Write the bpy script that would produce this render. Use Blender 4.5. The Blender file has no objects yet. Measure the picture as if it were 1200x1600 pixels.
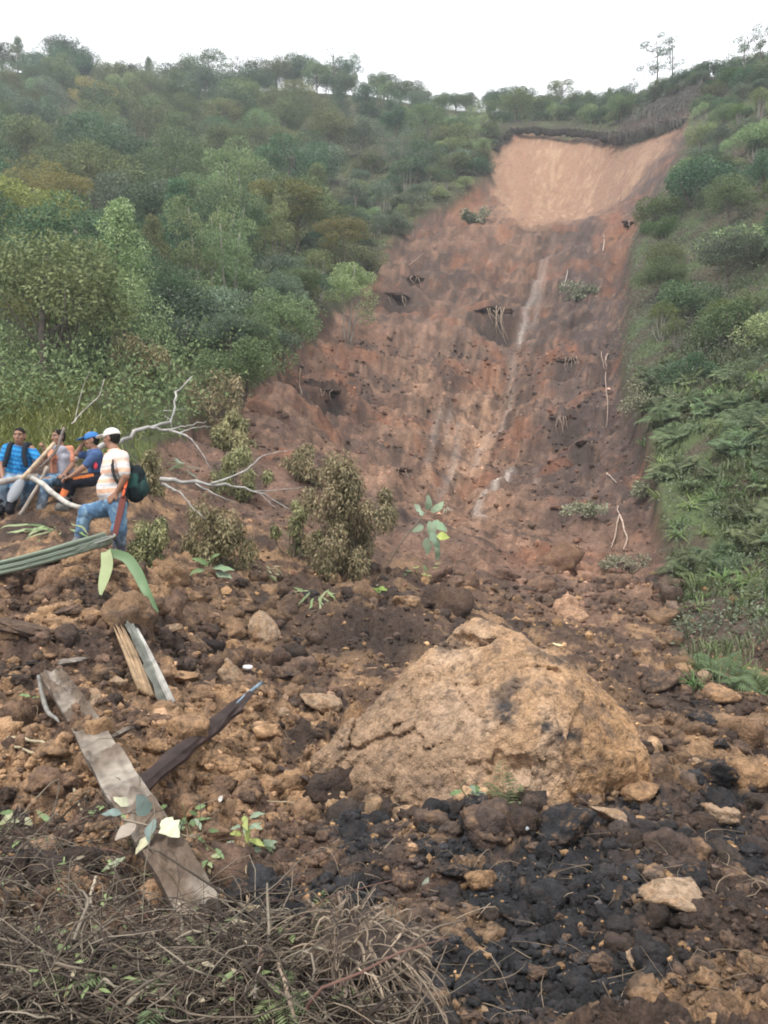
import bpy, bmesh, math, random
import numpy as np
from mathutils import Vector, Matrix, noise as mnoise

# ------------------------------------------------------------------ camera, light, exposure
scene = bpy.context.scene
F = 1331.0            # focal length in photo pixels (photo 1200 x 1600)
HOR = 860.0           # photo row of the horizon
cam_d = bpy.data.cameras.new('camera')
cam = bpy.data.objects.new('camera', cam_d)
scene.collection.objects.link(cam)
cam.location = (0, 0, 0)
cam.rotation_euler = (math.radians(90), 0, 0)
cam_d.sensor_fit = 'VERTICAL'
cam_d.sensor_height = 36.0
cam_d.sensor_width = 27.0
cam_d.lens = 36.0 * F / 1600.0
cam_d.shift_y = (HOR - 800.0) / 1600.0
cam_d.clip_start = 0.05
cam_d.clip_end = 2000
cam_d.dof.use_dof = False
scene.camera = cam

SUN_EL, SUN_AZ = 58.0, -150.0      # azimuth measured from +Y, clockwise seen from above
world = bpy.data.worlds.new("World")
scene.world = world
world.use_nodes = True
nt = world.node_tree
for n in list(nt.nodes):
    nt.nodes.remove(n)
w_out = nt.nodes.new('ShaderNodeOutputWorld')
w_bg = nt.nodes.new('ShaderNodeBackground')
w_sky = nt.nodes.new('ShaderNodeTexSky')
w_sky.sky_type = 'NISHITA'
w_sky.sun_disc = False
w_sky.sun_elevation = math.radians(SUN_EL)
w_sky.sun_rotation = math.radians(SUN_AZ)
w_mix = nt.nodes.new('ShaderNodeMix'); w_mix.data_type = 'RGBA'
w_mix.inputs[0].default_value = 0.86
w_mix.inputs[7].default_value = (11.0, 11.0, 11.2, 1)     # an even white cloud deck
nt.links.new(w_sky.outputs[0], w_mix.inputs[6])
nt.links.new(w_mix.outputs[2], w_bg.inputs[0])
w_bg.inputs[1].default_value = 0.1
nt.links.new(w_bg.outputs[0], w_out.inputs[0])

sun_d = bpy.data.lights.new('sun', 'SUN')
sun = bpy.data.objects.new('sun', sun_d)
scene.collection.objects.link(sun)
sun_d.energy = 1.9
sun_d.angle = math.radians(10)
sun_d.color = (1.0, 0.95, 0.88)
_sd = Vector((math.sin(math.radians(SUN_AZ)) * math.cos(math.radians(SUN_EL)),
              math.cos(math.radians(SUN_AZ)) * math.cos(math.radians(SUN_EL)), math.sin(math.radians(SUN_EL))))
sun.rotation_euler = (-_sd).to_track_quat('-Z', 'Y').to_euler()
sun.location = (0, 0, 60)

scene.view_settings.view_transform = 'Standard'
scene.view_settings.look = 'None'
scene.view_settings.exposure = 0.72
scene.view_settings.gamma = 1.0
scene.view_settings.use_curve_mapping = False
scene.render.engine = 'CYCLES'
scene.cycles.filter_width = 1.9
scene.cycles.max_bounces = 6
scene.cycles.diffuse_bounces = 3
scene.cycles.glossy_bounces = 2
scene.cycles.transmission_bounces = 3
scene.cycles.transparent_max_bounces = 6
scene.cycles.volume_bounces = 0
scene.cycles.use_denoising = True

rng = np.random.default_rng(7)
random.seed(7)
COL = scene.collection

# ------------------------------------------------------------------ scene bookkeeping
REG = []   # (object, base label, px) for things whose labels may need an ordinal

def tag(o, label=None, cat=None, group=None, kind=None):
    if label: o['label'] = label
    if cat: o['category'] = cat
    if group: o['group'] = group
    if kind: o['kind'] = kind
    return o

def empty(name, loc, label=None, cat=None, group=None, rz=0.0, scale=1.0):
    o = bpy.data.objects.new(name, None)
    o.empty_display_size = 0.1
    COL.objects.link(o)
    o.location = loc
    o.rotation_euler = (0, 0, rz)
    o.scale = (scale,) * 3 if not hasattr(scale, '__len__') else scale
    return tag(o, label, cat, group)

def link(name, mesh, parent=None, mat=None):
    o = bpy.data.objects.new(name, mesh)
    COL.objects.link(o)
    if parent is not None: o.parent = parent
    if mat is not None:
        if not mesh.materials: mesh.materials.append(mat)
    return o

def mesh_np(name, V, faces, col=None, smooth=True, mat=None):
    """V (n,3); faces: list of int arrays (m,k) with k = 3 or 4; col: (n,3) per vertex."""
    V = np.asarray(V, dtype=np.float32)
    faces = [np.asarray(f, dtype=np.int32) for f in faces if len(f)]
    me = bpy.data.meshes.new(name)
    nl = sum(f.size for f in faces); nf = sum(len(f) for f in faces)
    me.vertices.add(len(V)); me.vertices.foreach_set('co', V.ravel())
    me.loops.add(nl); me.polygons.add(nf)
    me.loops.foreach_set('vertex_index', np.concatenate([f.ravel() for f in faces]))
    tot = np.concatenate([np.full(len(f), f.shape[1], np.int32) for f in faces])
    st = np.zeros(nf, np.int32); st[1:] = np.cumsum(tot)[:-1]
    me.polygons.foreach_set('loop_start', st)
    try:
        me.polygons.foreach_set('loop_total', tot)
    except Exception:
        pass
    me.polygons.foreach_set('use_smooth', np.full(nf, bool(smooth)))
    me.update(calc_edges=True)
    if col is not None:
        a = me.attributes.new('Col', 'FLOAT_COLOR', 'POINT')
        c = np.ones((len(V), 4), np.float32); c[:, :3] = col
        a.data.foreach_set('color', c.ravel())
    if mat is not None: me.materials.append(mat)
    return me

# ------------------------------------------------------------------ noise
def _hash(ix, iy, iz, seed):
    h = (ix.astype(np.int64) * 374761393 + iy.astype(np.int64) * 668265263 + iz.astype(np.int64) * 2147483647 + seed * 1274126177) & 0xFFFFFFFF
    h = ((h ^ (h >> 13)) * 1274126177) & 0xFFFFFFFF
    h = ((h ^ (h >> 16)) * 2246822519) & 0xFFFFFFFF
    h = h ^ (h >> 15)
    return (h & 0xFFFFFF).astype(np.float32) / 16777216.0

def vn2(x, y, seed=0):
    ix = np.floor(x); iy = np.floor(y)
    fx = (x - ix); fy = (y - iy)
    fx = fx * fx * fx * (fx * (fx * 6 - 15) + 10); fy = fy * fy * fy * (fy * (fy * 6 - 15) + 10)
    ix = ix.astype(np.int64); iy = iy.astype(np.int64); z = np.zeros_like(ix)
    a = _hash(ix, iy, z, seed); b = _hash(ix + 1, iy, z, seed); c = _hash(ix, iy + 1, z, seed); d = _hash(ix + 1, iy + 1, z, seed)
    return ((a + (b - a) * fx) * (1 - fy) + (c + (d - c) * fx) * fy) * 2 - 1

def vn3(p, seed=0):
    i = np.floor(p); f = p - i
    f = f * f * f * (f * (f * 6 - 15) + 10); i = i.astype(np.int64)
    r = 0
    for dx in (0, 1):
        for dy in (0, 1):
            for dz in (0, 1):
                w = (f[..., 0] if dx else 1 - f[..., 0]) * (f[..., 1] if dy else 1 - f[..., 1]) * (f[..., 2] if dz else 1 - f[..., 2])
                r = r + w * _hash(i[..., 0] + dx, i[..., 1] + dy, i[..., 2] + dz, seed)
    return r * 2 - 1

def fbm2(x, y, o=4, seed=0, g=0.5):
    x = np.asarray(x, float); y = np.asarray(y, float)
    a, s, t = 1.0, 0.0, 0.0
    for k in range(o):
        c, sn = math.cos(k * 1.1), math.sin(k * 1.1)
        s = s + a * vn2(c * x - sn * y + 17 * k, sn * x + c * y - 9 * k, seed + k * 13); t += a; a *= g; x = x * 2.03; y = y * 2.03
    return s / t

def fbm3(p, o=4, seed=0, g=0.5):
    a, s, t = 1.0, 0.0, 0.0
    for k in range(o):
        s = s + a * vn3(p + 7.3 * k, seed + k * 13); t += a; a *= g; p = p * 2.03
    return s / t

def cell2(x, y, seed=0):
    """distance to the nearest jittered cell point and that cell's random number"""
    x = np.asarray(x, float); y = np.asarray(y, float)
    ix = np.floor(x).astype(np.int64); iy = np.floor(y).astype(np.int64)
    best = np.full(x.shape, 9.0); rid = np.zeros(x.shape)
    for dx in (-1, 0, 1):
        for dy in (-1, 0, 1):
            cx = ix + dx; cy = iy + dy; z = np.zeros_like(cx)
            jx = cx + 0.1 + 0.8 * _hash(cx, cy, z, seed); jy = cy + 0.1 + 0.8 * _hash(cx, cy, z + 1, seed)
            d = (x - jx) ** 2 + (y - jy) ** 2
            m = d < best
            best = np.where(m, d, best); rid = np.where(m, _hash(cx, cy, z + 2, seed), rid)
    return np.sqrt(best), rid

def sst(a, b, x):
    t = np.clip((np.asarray(x, float) - a) / (b - a), 0, 1)
    return t * t * (3 - 2 * t)

# ------------------------------------------------------------------ the lie of the land: for a bearing (photo column) how the ground runs away from the eye
def P(px, py, Y):
    return np.array([(px - 600.0) / F * Y, Y, (HOR - py) / F * Y])

COLS = {
 -900: [(1.7,1800),(2.5,1480),(4.2,1230),(7,960),(10,850),(14,740),(20,640),(32,520),(60,330),(100,150),(150,20),(170,30),(230,120)],
 0:   [(1.7,1800),(2.1,1580),(2.5,1490),(3.2,1380),(4.2,1240),(5.5,1110),(7,990),(8.3,892),(9.0,872),(10.3,840),(11.5,812),(12.1,798),(12.5,757),(13.2,738),(18,694),(24,655),(32,600),(50,470),(75,340),(100,240),(130,150),(150,112),(170,115),(230,200)],
 110: [(1.7,1800),(2.1,1570),(2.5,1480),(3.3,1380),(4.3,1245),(5.6,1115),(7.1,990),(8.3,884),(9.0,870),(10.2,842),(11.5,812),(12.2,798),(12.6,757),(13.2,738),(18,694),(24,658),(32,600),(50,470),(75,345),(100,250),(130,165),(150,125),(170,130),(230,210)],
 185: [(1.7,1800),(2.05,1590),(2.55,1490),(3.3,1390),(4.3,1255),(5.6,1125),(7.2,1000),(8.4,895),(9.2,889),(10.3,880),(11,855),(12.4,815),(13,788),(14,752),(18,700),(24,662),(32,600),(50,470),(75,352),(100,262),(130,178),(150,138),(170,142),(230,220)],
 300: [(1.7,1780),(2.05,1570),(2.4,1470),(2.8,1475),(3.4,1410),(4.5,1270),(6,1145),(8,1035),(9.5,960),(11,905),(13,850),(15,800),(18,745),(22,695),(28,630),(40,530),(55,440),(62,402),(72,388),(90,300),(120,192),(150,142),(170,148),(230,220)],
 450: [(1.7,1770),(2.05,1550),(2.3,1460),(2.6,1475),(3.0,1495),(3.6,1425),(4.8,1285),(6.4,1165),(8.5,1055),(10,985),(12,922),(14,882),(17,822),(21,740),(27,660),(36,580),(50,480),(65,402),(80,352),(100,270),(125,188),(145,142),(165,148),(230,220)],
 560: [(1.7,1770),(2.05,1560),(2.3,1490),(2.6,1560),(3.0,1530),(3.5,1440),(4.7,1290),(6.3,1170),(8.3,1070),(10,995),(11.5,935),(13,908),(16,880),(20,830),(25,750),(33,665),(46,545),(62,455),(78,362),(97,280),(118,202),(140,150),(160,155),(230,225)],
 650: [(1.8,1800),(2.6,1605),(3.4,1445),(4.6,1295),(6.2,1175),(8,1085),(9.5,1015),(11,955),(12.5,928),(15,910),(19,868),(24,785),(32,685),(45,560),(60,462),(76,372),(95,285),(115,210),(138,165),(160,170),(230,235)],
 740: [(1.8,1800),(2.6,1605),(3.4,1455),(4.6,1305),(6,1195),(8,1108),(10,1040),(12,980),(14,950),(18,900),(24,805),(32,695),(45,565),(61,450),(79,345),(95,265),(106,220),(112,208),(130,180),(150,178),(230,240)],
 820: [(1.8,1810),(2.6,1610),(3.4,1460),(4.6,1310),(6,1202),(8,1118),(10,1058),(13,990),(16,948),(20,890),(26,790),(34,680),(46,560),(62,440),(80,338),(95,255),(104,208),(106,192),(115,182),(128,176),(150,182),(230,240)],
 900: [(1.8,1810),(2.6,1615),(3.4,1465),(4.6,1315),(6,1210),(8,1125),(10,1068),(13,1002),(16,955),(20,893),(26,790),(34,677),(46,553),(61,437),(78,330),(93,250),(102,210),(103.5,198),(112,186),(125,180),(150,188),(230,240)],
 965: [(1.8,1820),(2.6,1620),(3.4,1470),(4.6,1320),(6,1215),(8,1132),(10,1075),(13,1010),(16,958),(20,893),(26,788),(34,672),(46,548),(60,435),(76,325),(90,242),(97,216),(98,198),(107,187),(120,184),(150,192),(230,240)],
 1020:[(1.8,1820),(2.6,1625),(3.4,1475),(4.6,1325),(6,1220),(8,1137),(10,1080),(13,1018),(15.5,965),(20,882),(26,775),(33.5,655),(45,525),(59,410),(74,305),(88,222),(93,202),(94.5,165),(99,153),(110,160),(150,192),(230,250)],
 1068:[(1.8,1830),(2.6,1630),(3.4,1480),(4.6,1330),(6,1225),(8,1142),(10,1088),(12.5,1038),(15,978),(19,888),(25,775),(33,645),(45,505),(58,388),(72,285),(84,222),(90,196),(91.5,150),(96,136),(110,150),(150,195),(230,260)],
 1130:[(1.8,1835),(2.6,1635),(3.4,1485),(4.6,1335),(6,1232),(8,1150),(10,1096),(12.3,1044),(14.5,985),(18.5,880),(24.5,760),(33,620),(45,475),(58,345),(71,240),(83,170),(90,140),(96,132),(110,150),(150,200),(230,260)],
 1200:[(1.8,1840),(2.6,1640),(3.4,1490),(4.6,1340),(6,1240),(8,1165),(10,1108),(12,1052),(14,985),(18,870),(24,740),(33,590),(45,432),(58,292),(70,184),(80,132),(90,122),(110,140),(150,220),(230,280)],
 1500:[(1.8,1850),(2.6,1650),(4.6,1330),(8,1120),(12,950),(18,720),(28,480),(45,240),(60,90),(75,20),(90,10),(150,120),(230,200)],
 2300:[(1.8,1850),(2.6,1640),(4.6,1290),(8,1000),(12,760),(18,520),(28,300),(45,80),(60,-40),(90,-40),(150,60),(230,150)],
}
YMIN, YMAX = 0.5, 230.0
LY = np.linspace(math.log(YMIN), math.log(YMAX), 620)
_yy = np.exp(LY)
_cpx = np.array(sorted(COLS))
_tab = []
for c in _cpx:
    pr = [(0.5, HOR + 1.35 * F / 0.5)] + COLS[c]
    yy_ = np.array([p[0] for p in pr]); zz_ = np.array([(HOR - p[1]) / F * p[0] for p in pr])
    z = np.interp(LY, np.log(yy_), zz_)
    k = np.array([1, 3, 5, 3, 1.0]); k /= k.sum()
    z = np.convolve(np.pad(z, 2, mode='edge'), k, mode='valid')
    _tab.append(z)
_tab = np.array(_tab)
GPX = np.arange(-900, 2301, 10.0)
TAB = np.array([np.interp(GPX, _cpx, _tab[:, j]) for j in range(len(LY))]).T    # (px, Y)
_k = np.exp(-0.5 * (np.arange(-4, 5) / 1.6) ** 2); _k /= _k.sum()
TAB = np.array([np.convolve(np.pad(TAB[:, j], 4, mode='edge'), _k, mode='valid') for j in range(TAB.shape[1])]).T

def base_z(px, Y):
    u = np.clip((np.asarray(px, float) + 900) / 10.0, 0, len(GPX) - 1.001)
    v = np.clip((np.log(np.asarray(Y, float)) - LY[0]) / (LY[1] - LY[0]), 0, len(LY) - 1.001)
    i = u.astype(int); j = v.astype(int); a = u - i; b = v - j
    return (TAB[i, j] * (1 - a) + TAB[i + 1, j] * a) * (1 - b) + (TAB[i, j + 1] * (1 - a) + TAB[i + 1, j + 1] * a) * b

# edges of the slide, in bearing/elevation (photo pixels): row -> column
L_EDGE = np.array([(205,805),(232,785),(262,768),(290,770),(310,735),(330,700),(350,665),(380,635),(420,597),(450,572),(480,552),(510,512),(550,478),(590,436),(620,402),(650,370),(690,325),(715,245),(745,185),(790,120),(830,60),(900,-40)], float)
R_EDGE = np.array([(190,1068),(225,1074),(270,1050),(310,1030),(350,1003),(400,985),(500,985),(560,975),(620,975),(700,1000),(800,1022),(900,1040),(1000,1052),(1060,1062),(1200,1062)], float)

def disp(px, Y, py0):
    """relief of the ground: lumps and clods on the debris, rills and ledges on the scar"""
    x = (px - 600) / F * Y
    near = sst(22, 13, Y)
    path = 1 - 0.35 * sst(8.0, 9.5, Y) * sst(13.5, 12, Y) * sst(260, 200, px)
    d = np.zeros_like(Y)
    m = near > 0
    if m.any():
        xx, yy = x[m], Y[m]
        g = 0.24 * fbm2(xx * .75, yy * .75, 4, 3)
        for s, a, sd in ((.62, .15, 11), (.27, .12, 12), (.12, .06, 13), (.055, .034, 14)):
            wx = xx + .35 * s * fbm2(xx / s * .9, yy / s * .9, 2, sd + 50); wy = yy + .35 * s * fbm2(xx / s * .9 + 31, yy / s * .9, 2, sd + 60)
            c, r = cell2(wx / s, wy / s, sd)
            prof = np.sqrt(np.clip(1 - (c / .72) ** 2, 0, 1)) - .45
            fade = 1.0 if s > .2 else np.clip(s * F / yy / 9.0, 0, 1)
            patch = .55 + .65 * fbm2(xx * .7 / s ** .5, yy * .7 / s ** .5, 2, sd + 70)
            g = g + a * prof * (.3 + 1.1 * r) * fade * patch
        for fr, a in ((2.1, .13), (4.6, .085), (10.5, .062), (23., .034)):
            fd = np.clip(F / (yy * fr) / 7.0, 0, 1)
            q = np.abs(vn2(xx * fr + 1.3 * vn2(xx * fr * .4, yy * fr * .4, 61), yy * fr + 5, 62)) + .5 * np.abs(vn2(xx * fr * 1.9 + 3, yy * fr * 1.9, 63))
            g = g + a * (q - .55) * fd * (.6 + .7 * vn2(xx * .9, yy * .9, 64))
        g = g + .02 * fbm2(xx * 14, yy * 14, 3, 21)
        bed = sst(2.9, 2.3, yy) * sst(600, 520, px[m])
        g = g * (1 - .55 * bed)
        d[m] += g * near[m] * path[m]
    f = 1 - near
    m = f > 0
    if m.any():
        xx, yy, pp, pz = x[m], Y[m], px[m], py0[m]
        g = .35 * fbm2(xx * .16, yy * .16, 4, 31) + .26 * fbm2(xx * .7, yy * .5, 4, 32, .6) + .10 * np.abs(fbm2(xx * 2.2, yy * 1.6, 3, 36, .6)) * np.clip(40 / yy, .5, 1)
        c, r = cell2(xx / 1.5, yy / 1.1, 33)
        g = g + .45 * (np.sqrt(np.clip(1 - (c / .7) ** 2, 0, 1)) - .4) * r * sst(-.1, .35, fbm2(xx * .3, yy * .3, 2, 34))
        c, r = cell2(xx / .5, yy / .4, 35)
        g = g + .12 * (np.sqrt(np.clip(1 - (c / .7) ** 2, 0, 1)) - .4) * r * np.clip(26 / yy, 0, 1)
        # rills run down the fall line: fan in the bowl, then to the lower left
        up = sst(360, 330, pz)
        ang = np.arctan2(pp - 835 + 22 * fbm2(pp * .02, pz * .02, 2, 44), np.maximum(470 - pz, 5))
        ril = fbm2(ang * 16, pz * .004, 3, 41) * up + fbm2((pp + .5 * pz) * .06, pz * .006, 3, 42) * (1 - up)
        lev = np.interp(pz, L_EDGE[:, 0], L_EDGE[:, 1]); rev = np.interp(pz, R_EDGE[:, 0], R_EDGE[:, 1])
        ins = sst(-10, 30, pp - lev) * sst(-10, 25, rev - pp) * sst(108, 100, yy)
        g = g * (1 - .75 * up * ins) + ril * ins * (.11 + .05 * up) * np.clip(yy / 40, .4, 1.4)
        gl = np.interp(pz, [300, 350, 480, 600, 700, 800, 900], [845, 835, 812, 765, 722, 705, 700]) + 14 * fbm2(pz * .02, pz * 0, 2, 45)
        g = g - 2.0 * np.exp(-np.abs(pp - gl) / 120.0) * sst(330, 430, pz) * sst(860, 700, pz) * ins
        g = g - 3.0 * np.exp(-((pp - 895) / 105) ** 2 - ((pz - 275) / 48) ** 2) * ins
        for fx, fy, am, sd in ((.22, .30, .34, 46), (.55, .75, .26, 47), (1.3, 1.7, .15, 48)):      # broken steps across the face
            q = fbm2(xx * fx + .3 * fbm2(xx * .5, yy * .5, 2, sd + 9), yy * fy, 3, sd, .55)
            g = g + am * (sst(-.05, .05, q) - .5 + .6 * np.abs(q)) * ins * (1 - .7 * up) * np.clip(yy / 35, .35, 1.3)
        # the cracked ledge under the bowl, and a few sharp hollows
        led = np.exp(-((pz - (352 - (pp - 860) * .12)) / 7.0) ** 2) * sst(800, 835, pp) * sst(940, 885, pp)
        g = g - .8 * led * ins
        for (hx, hy, hw, hh, hd) in HOLLOWS:
            q = ((pp - hx) / hw) ** 2
            g = g + np.exp(-q - ((pz - hy + hh) / hh) ** 2) * hd - np.exp(-q - ((pz - hy - hh * .6) / hh) ** 2) * hd
        # scar sits a little below the untouched slopes at its sides
        g = g + .9 * (1 - sst(-12, 14, pp - lev)) * sst(16, 26, yy) * sst(112, 100, yy) + .9 * sst(14, -12, rev - pp) * sst(16, 26, yy)
        d[m] += g * f[m]
    return d

HOLLOWS = [(772,482,34,9,1.1),(640,436,26,6,.7),(622,466,38,8,.8),(885,565,26,7,.6),(880,655,26,8,.6),(518,618,18,6,.5),(905,478,20,6,.4),(915,690,22,9,.5),(620,735,26,9,.4)]

def ground_z(px, Y):
    px = np.asarray(px, float); Y = np.asarray(Y, float)
    px, Y = np.broadcast_arrays(px, Y)
    z0 = base_z(px, Y)
    py0 = HOR - F * z0 / Y
    return z0 + disp(px.copy(), Y.copy(), py0)

_YS = np.exp(np.linspace(math.log(1.6), math.log(170), 900))
def at(px, py, lift=0.0):
    """the first ground point seen from the eye in a direction"""
    z = ground_z(np.full(900, float(px)), _YS)
    q = HOR - F * z / _YS
    i = int(np.argmax(q <= py)) if (q <= py).any() else 899
    return np.array([(px - 600) / F * _YS[i], _YS[i], z[i] + lift])

def on(px, Y, lift=0.0):
    z = float(ground_z(np.array([float(px)]), np.array([float(Y)]))[0])
    return np.array([(px - 600) / F * Y, Y, z + lift])

_VP = np.arange(-300, 1501, 12.0)
_vz = base_z(_VP[:, None] + 0 * _YS[None, :], 0 * _VP[:, None] + _YS[None, :])
_vis = np.minimum.accumulate(HOR - F * _vz / _YS[None, :], axis=1)
def many(px, py):
    """many directions at once -> distance Y of the ground seen there (smooth ground)"""
    out = np.zeros(len(px))
    idx = np.clip(np.round((np.asarray(px) + 300) / 12).astype(int), 0, len(_VP) - 1)
    for i in np.unique(idx):
        m = idx == i
        out[m] = np.interp(-np.asarray(py)[m], -_vis[i], _YS)
    return out

# ------------------------------------------------------------------ materials
def mat_new(name):
    m = bpy.data.materials.new(name); m.use_nodes = True
    return m, m.node_tree, m.node_tree.nodes['Principled BSDF']

def N(nt, t, **kw):
    n = nt.nodes.new(t)
    for k, v in kw.items(): setattr(n, k, v)
    return n

def soil_material(name, base=None, var=.45, bump=.75, rough=.92, scales=(3.0, 14.0, 70.0), spec=.25, objvar=0.0):
    m, t, b = mat_new(name)
    geo = N(t, 'ShaderNodeNewGeometry') if base is None else N(t, 'ShaderNodeTexCoord')
    vec = geo.outputs['Position'] if base is None else geo.outputs['Object']
    if base is None:
        a = N(t, 'ShaderNodeAttribute', attribute_name='Col'); col = a.outputs['Color']
    else:
        a = N(t, 'ShaderNodeRGB'); a.outputs[0].default_value = (*base, 1); col = a.outputs[0]
    val = None; bumpv = None
    for s, w in zip(scales, (.45, .35, .35)):
        n = N(t, 'ShaderNodeTexNoise'); n.inputs['Scale'].default_value = s; n.inputs['Detail'].default_value = 4; n.inputs['Roughness'].default_value = .65
        t.links.new(vec, n.inputs['Vector'])
        mm = N(t, 'ShaderNodeMath', operation='MULTIPLY_ADD'); mm.inputs[1].default_value = w
        t.links.new(n.outputs['Fac'], mm.inputs[0])
        if val is None: mm.inputs[2].default_value = 0
        else: t.links.new(val, mm.inputs[2])
        val = mm.outputs[0]
    crumb = None
    for s, w, wc in ((7.0, .30, .25), (30.0, .32, .40), (75.0, .20, .40)):      # crumbs: every cell its own tone and a rounded top
        vo = N(t, 'ShaderNodeTexVoronoi'); vo.inputs['Scale'].default_value = s; vo.inputs['Randomness'].default_value = 1.0
        wv = N(t, 'ShaderNodeVectorMath', operation='MULTIPLY_ADD'); wn = N(t, 'ShaderNodeTexNoise'); wn.inputs['Scale'].default_value = s * .8
        t.links.new(vec, wn.inputs['Vector']); wv.inputs[1].default_value = (.5 / s,) * 3; t.links.new(wn.outputs['Color'], wv.inputs[0]); t.links.new(vec, wv.inputs[2]); t.links.new(wv.outputs[0], vo.inputs['Vector'])
        m1 = N(t, 'ShaderNodeMath', operation='MULTIPLY_ADD'); m1.inputs[1].default_value = -w; t.links.new(vo.outputs['Distance'], m1.inputs[0]); t.links.new(val, m1.inputs[2]); bumpv = m1.outputs[0] if bumpv is None else bumpv
        val_b = m1.outputs[0]
        if s == 7.0: hb = val_b
        else:
            m3 = N(t, 'ShaderNodeMath', operation='MULTIPLY_ADD'); m3.inputs[1].default_value = -w; t.links.new(vo.outputs['Distance'], m3.inputs[0]); t.links.new(hb, m3.inputs[2]); hb = m3.outputs[0]
        sc_ = N(t, 'ShaderNodeSeparateColor'); t.links.new(vo.outputs['Color'], sc_.inputs[0])
        m2 = N(t, 'ShaderNodeMath', operation='MULTIPLY_ADD'); m2.inputs[1].default_value = wc; t.links.new(sc_.outputs[0], m2.inputs[0])
        if crumb is None: m2.inputs[2].default_value = 1 - .5 * (.25 + .40 + .40)
        else: t.links.new(crumb, m2.inputs[2])
        crumb = m2.outputs[0]
    mr = N(t, 'ShaderNodeMapRange'); mr.inputs[1].default_value = .3; mr.inputs[2].default_value = .85; mr.inputs[3].default_value = 1 - var; mr.inputs[4].default_value = 1 + var
    t.links.new(val, mr.inputs[0])
    cm = N(t, 'ShaderNodeMath', operation='MULTIPLY'); t.links.new(mr.outputs[0], cm.inputs[0]); t.links.new(crumb, cm.inputs[1]); sc = cm.outputs[0]
    if objvar:
        oi = N(t, 'ShaderNodeObjectInfo'); r2 = N(t, 'ShaderNodeMapRange'); r2.inputs[3].default_value = 1 - objvar; r2.inputs[4].default_value = 1 + objvar
        t.links.new(oi.outputs['Random'], r2.inputs[0])
        m2 = N(t, 'ShaderNodeMath', operation='MULTIPLY'); t.links.new(sc, m2.inputs[0]); t.links.new(r2.outputs[0], m2.inputs[1]); sc = m2.outputs[0]
    mx = N(t, 'ShaderNodeVectorMath', operation='SCALE')
    t.links.new(col, mx.inputs[0]); t.links.new(sc, mx.inputs['Scale'])
    t.links.new(mx.outputs[0], b.inputs['Base Color'])
    bp = N(t, 'ShaderNodeBump'); bp.inputs['Strength'].default_value = bump; bp.inputs['Distance'].default_value = .05
    t.links.new(hb, bp.inputs['Height']); t.links.new(bp.outputs[0], b.inputs['Normal'])
    b.inputs['Roughness'].default_value = rough
    b.inputs['Specular IOR Level'].default_value = spec
    return m

def leaf_material(name, c1, c2, trans=.25, rough=.55, objvar=.3, c3=None):
    """colour runs from c1 to c2 with the per-leaf value in Col.r, and drifts from plant to plant"""
    m, t, b = mat_new(name)
    a = N(t, 'ShaderNodeAttribute', attribute_name='Col')
    sep = N(t, 'ShaderNodeSeparateColor'); t.links.new(a.outputs['Color'], sep.inputs[0])
    mx = N(t, 'ShaderNodeMix', data_type='RGBA'); mx.inputs[6].default_value = (*c1, 1); mx.inputs[7].default_value = (*c2, 1)
    t.links.new(sep.outputs[0], mx.inputs[0])
    oi = N(t, 'ShaderNodeObjectInfo')
    hs = N(t, 'ShaderNodeHueSaturation')
    r1 = N(t, 'ShaderNodeMapRange'); r1.inputs[3].default_value = 1 - objvar; r1.inputs[4].default_value = 1 + objvar
    t.links.new(oi.outputs['Random'], r1.inputs[0]); t.links.new(r1.outputs[0], hs.inputs['Value'])
    w = N(t, 'ShaderNodeMath', operation='MULTIPLY'); w.inputs[1].default_value = 7.31; t.links.new(oi.outputs['Random'], w.inputs[0])
    w2 = N(t, 'ShaderNodeMath', operation='FRACT'); t.links.new(w.outputs[0], w2.inputs[0])
    r2 = N(t, 'ShaderNodeMapRange'); r2.inputs[3].default_value = .5 - .035; r2.inputs[4].default_value = .5 + .03
    t.links.new(w2.outputs[0], r2.inputs[0]); t.links.new(r2.outputs[0], hs.inputs['Hue'])
    t.links.new(mx.outputs[2], hs.inputs['Color'])
    t.links.new(hs.outputs[0], b.inputs['Base Color'])
    b.inputs['Roughness'].default_value = rough
    b.inputs['Specular IOR Level'].default_value = .3
    tr = N(t, 'ShaderNodeBsdfTranslucent'); t.links.new(hs.outputs[0], tr.inputs[0])
    ms = N(t, 'ShaderNodeMixShader'); ms.inputs[0].default_value = trans
    t.links.new(b.outputs[0], ms.inputs[1]); t.links.new(tr.outputs[0], ms.inputs[2])
    t.links.new(ms.outputs[0], t.nodes['Material Output'].inputs['Surface'])
    return m

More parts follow.
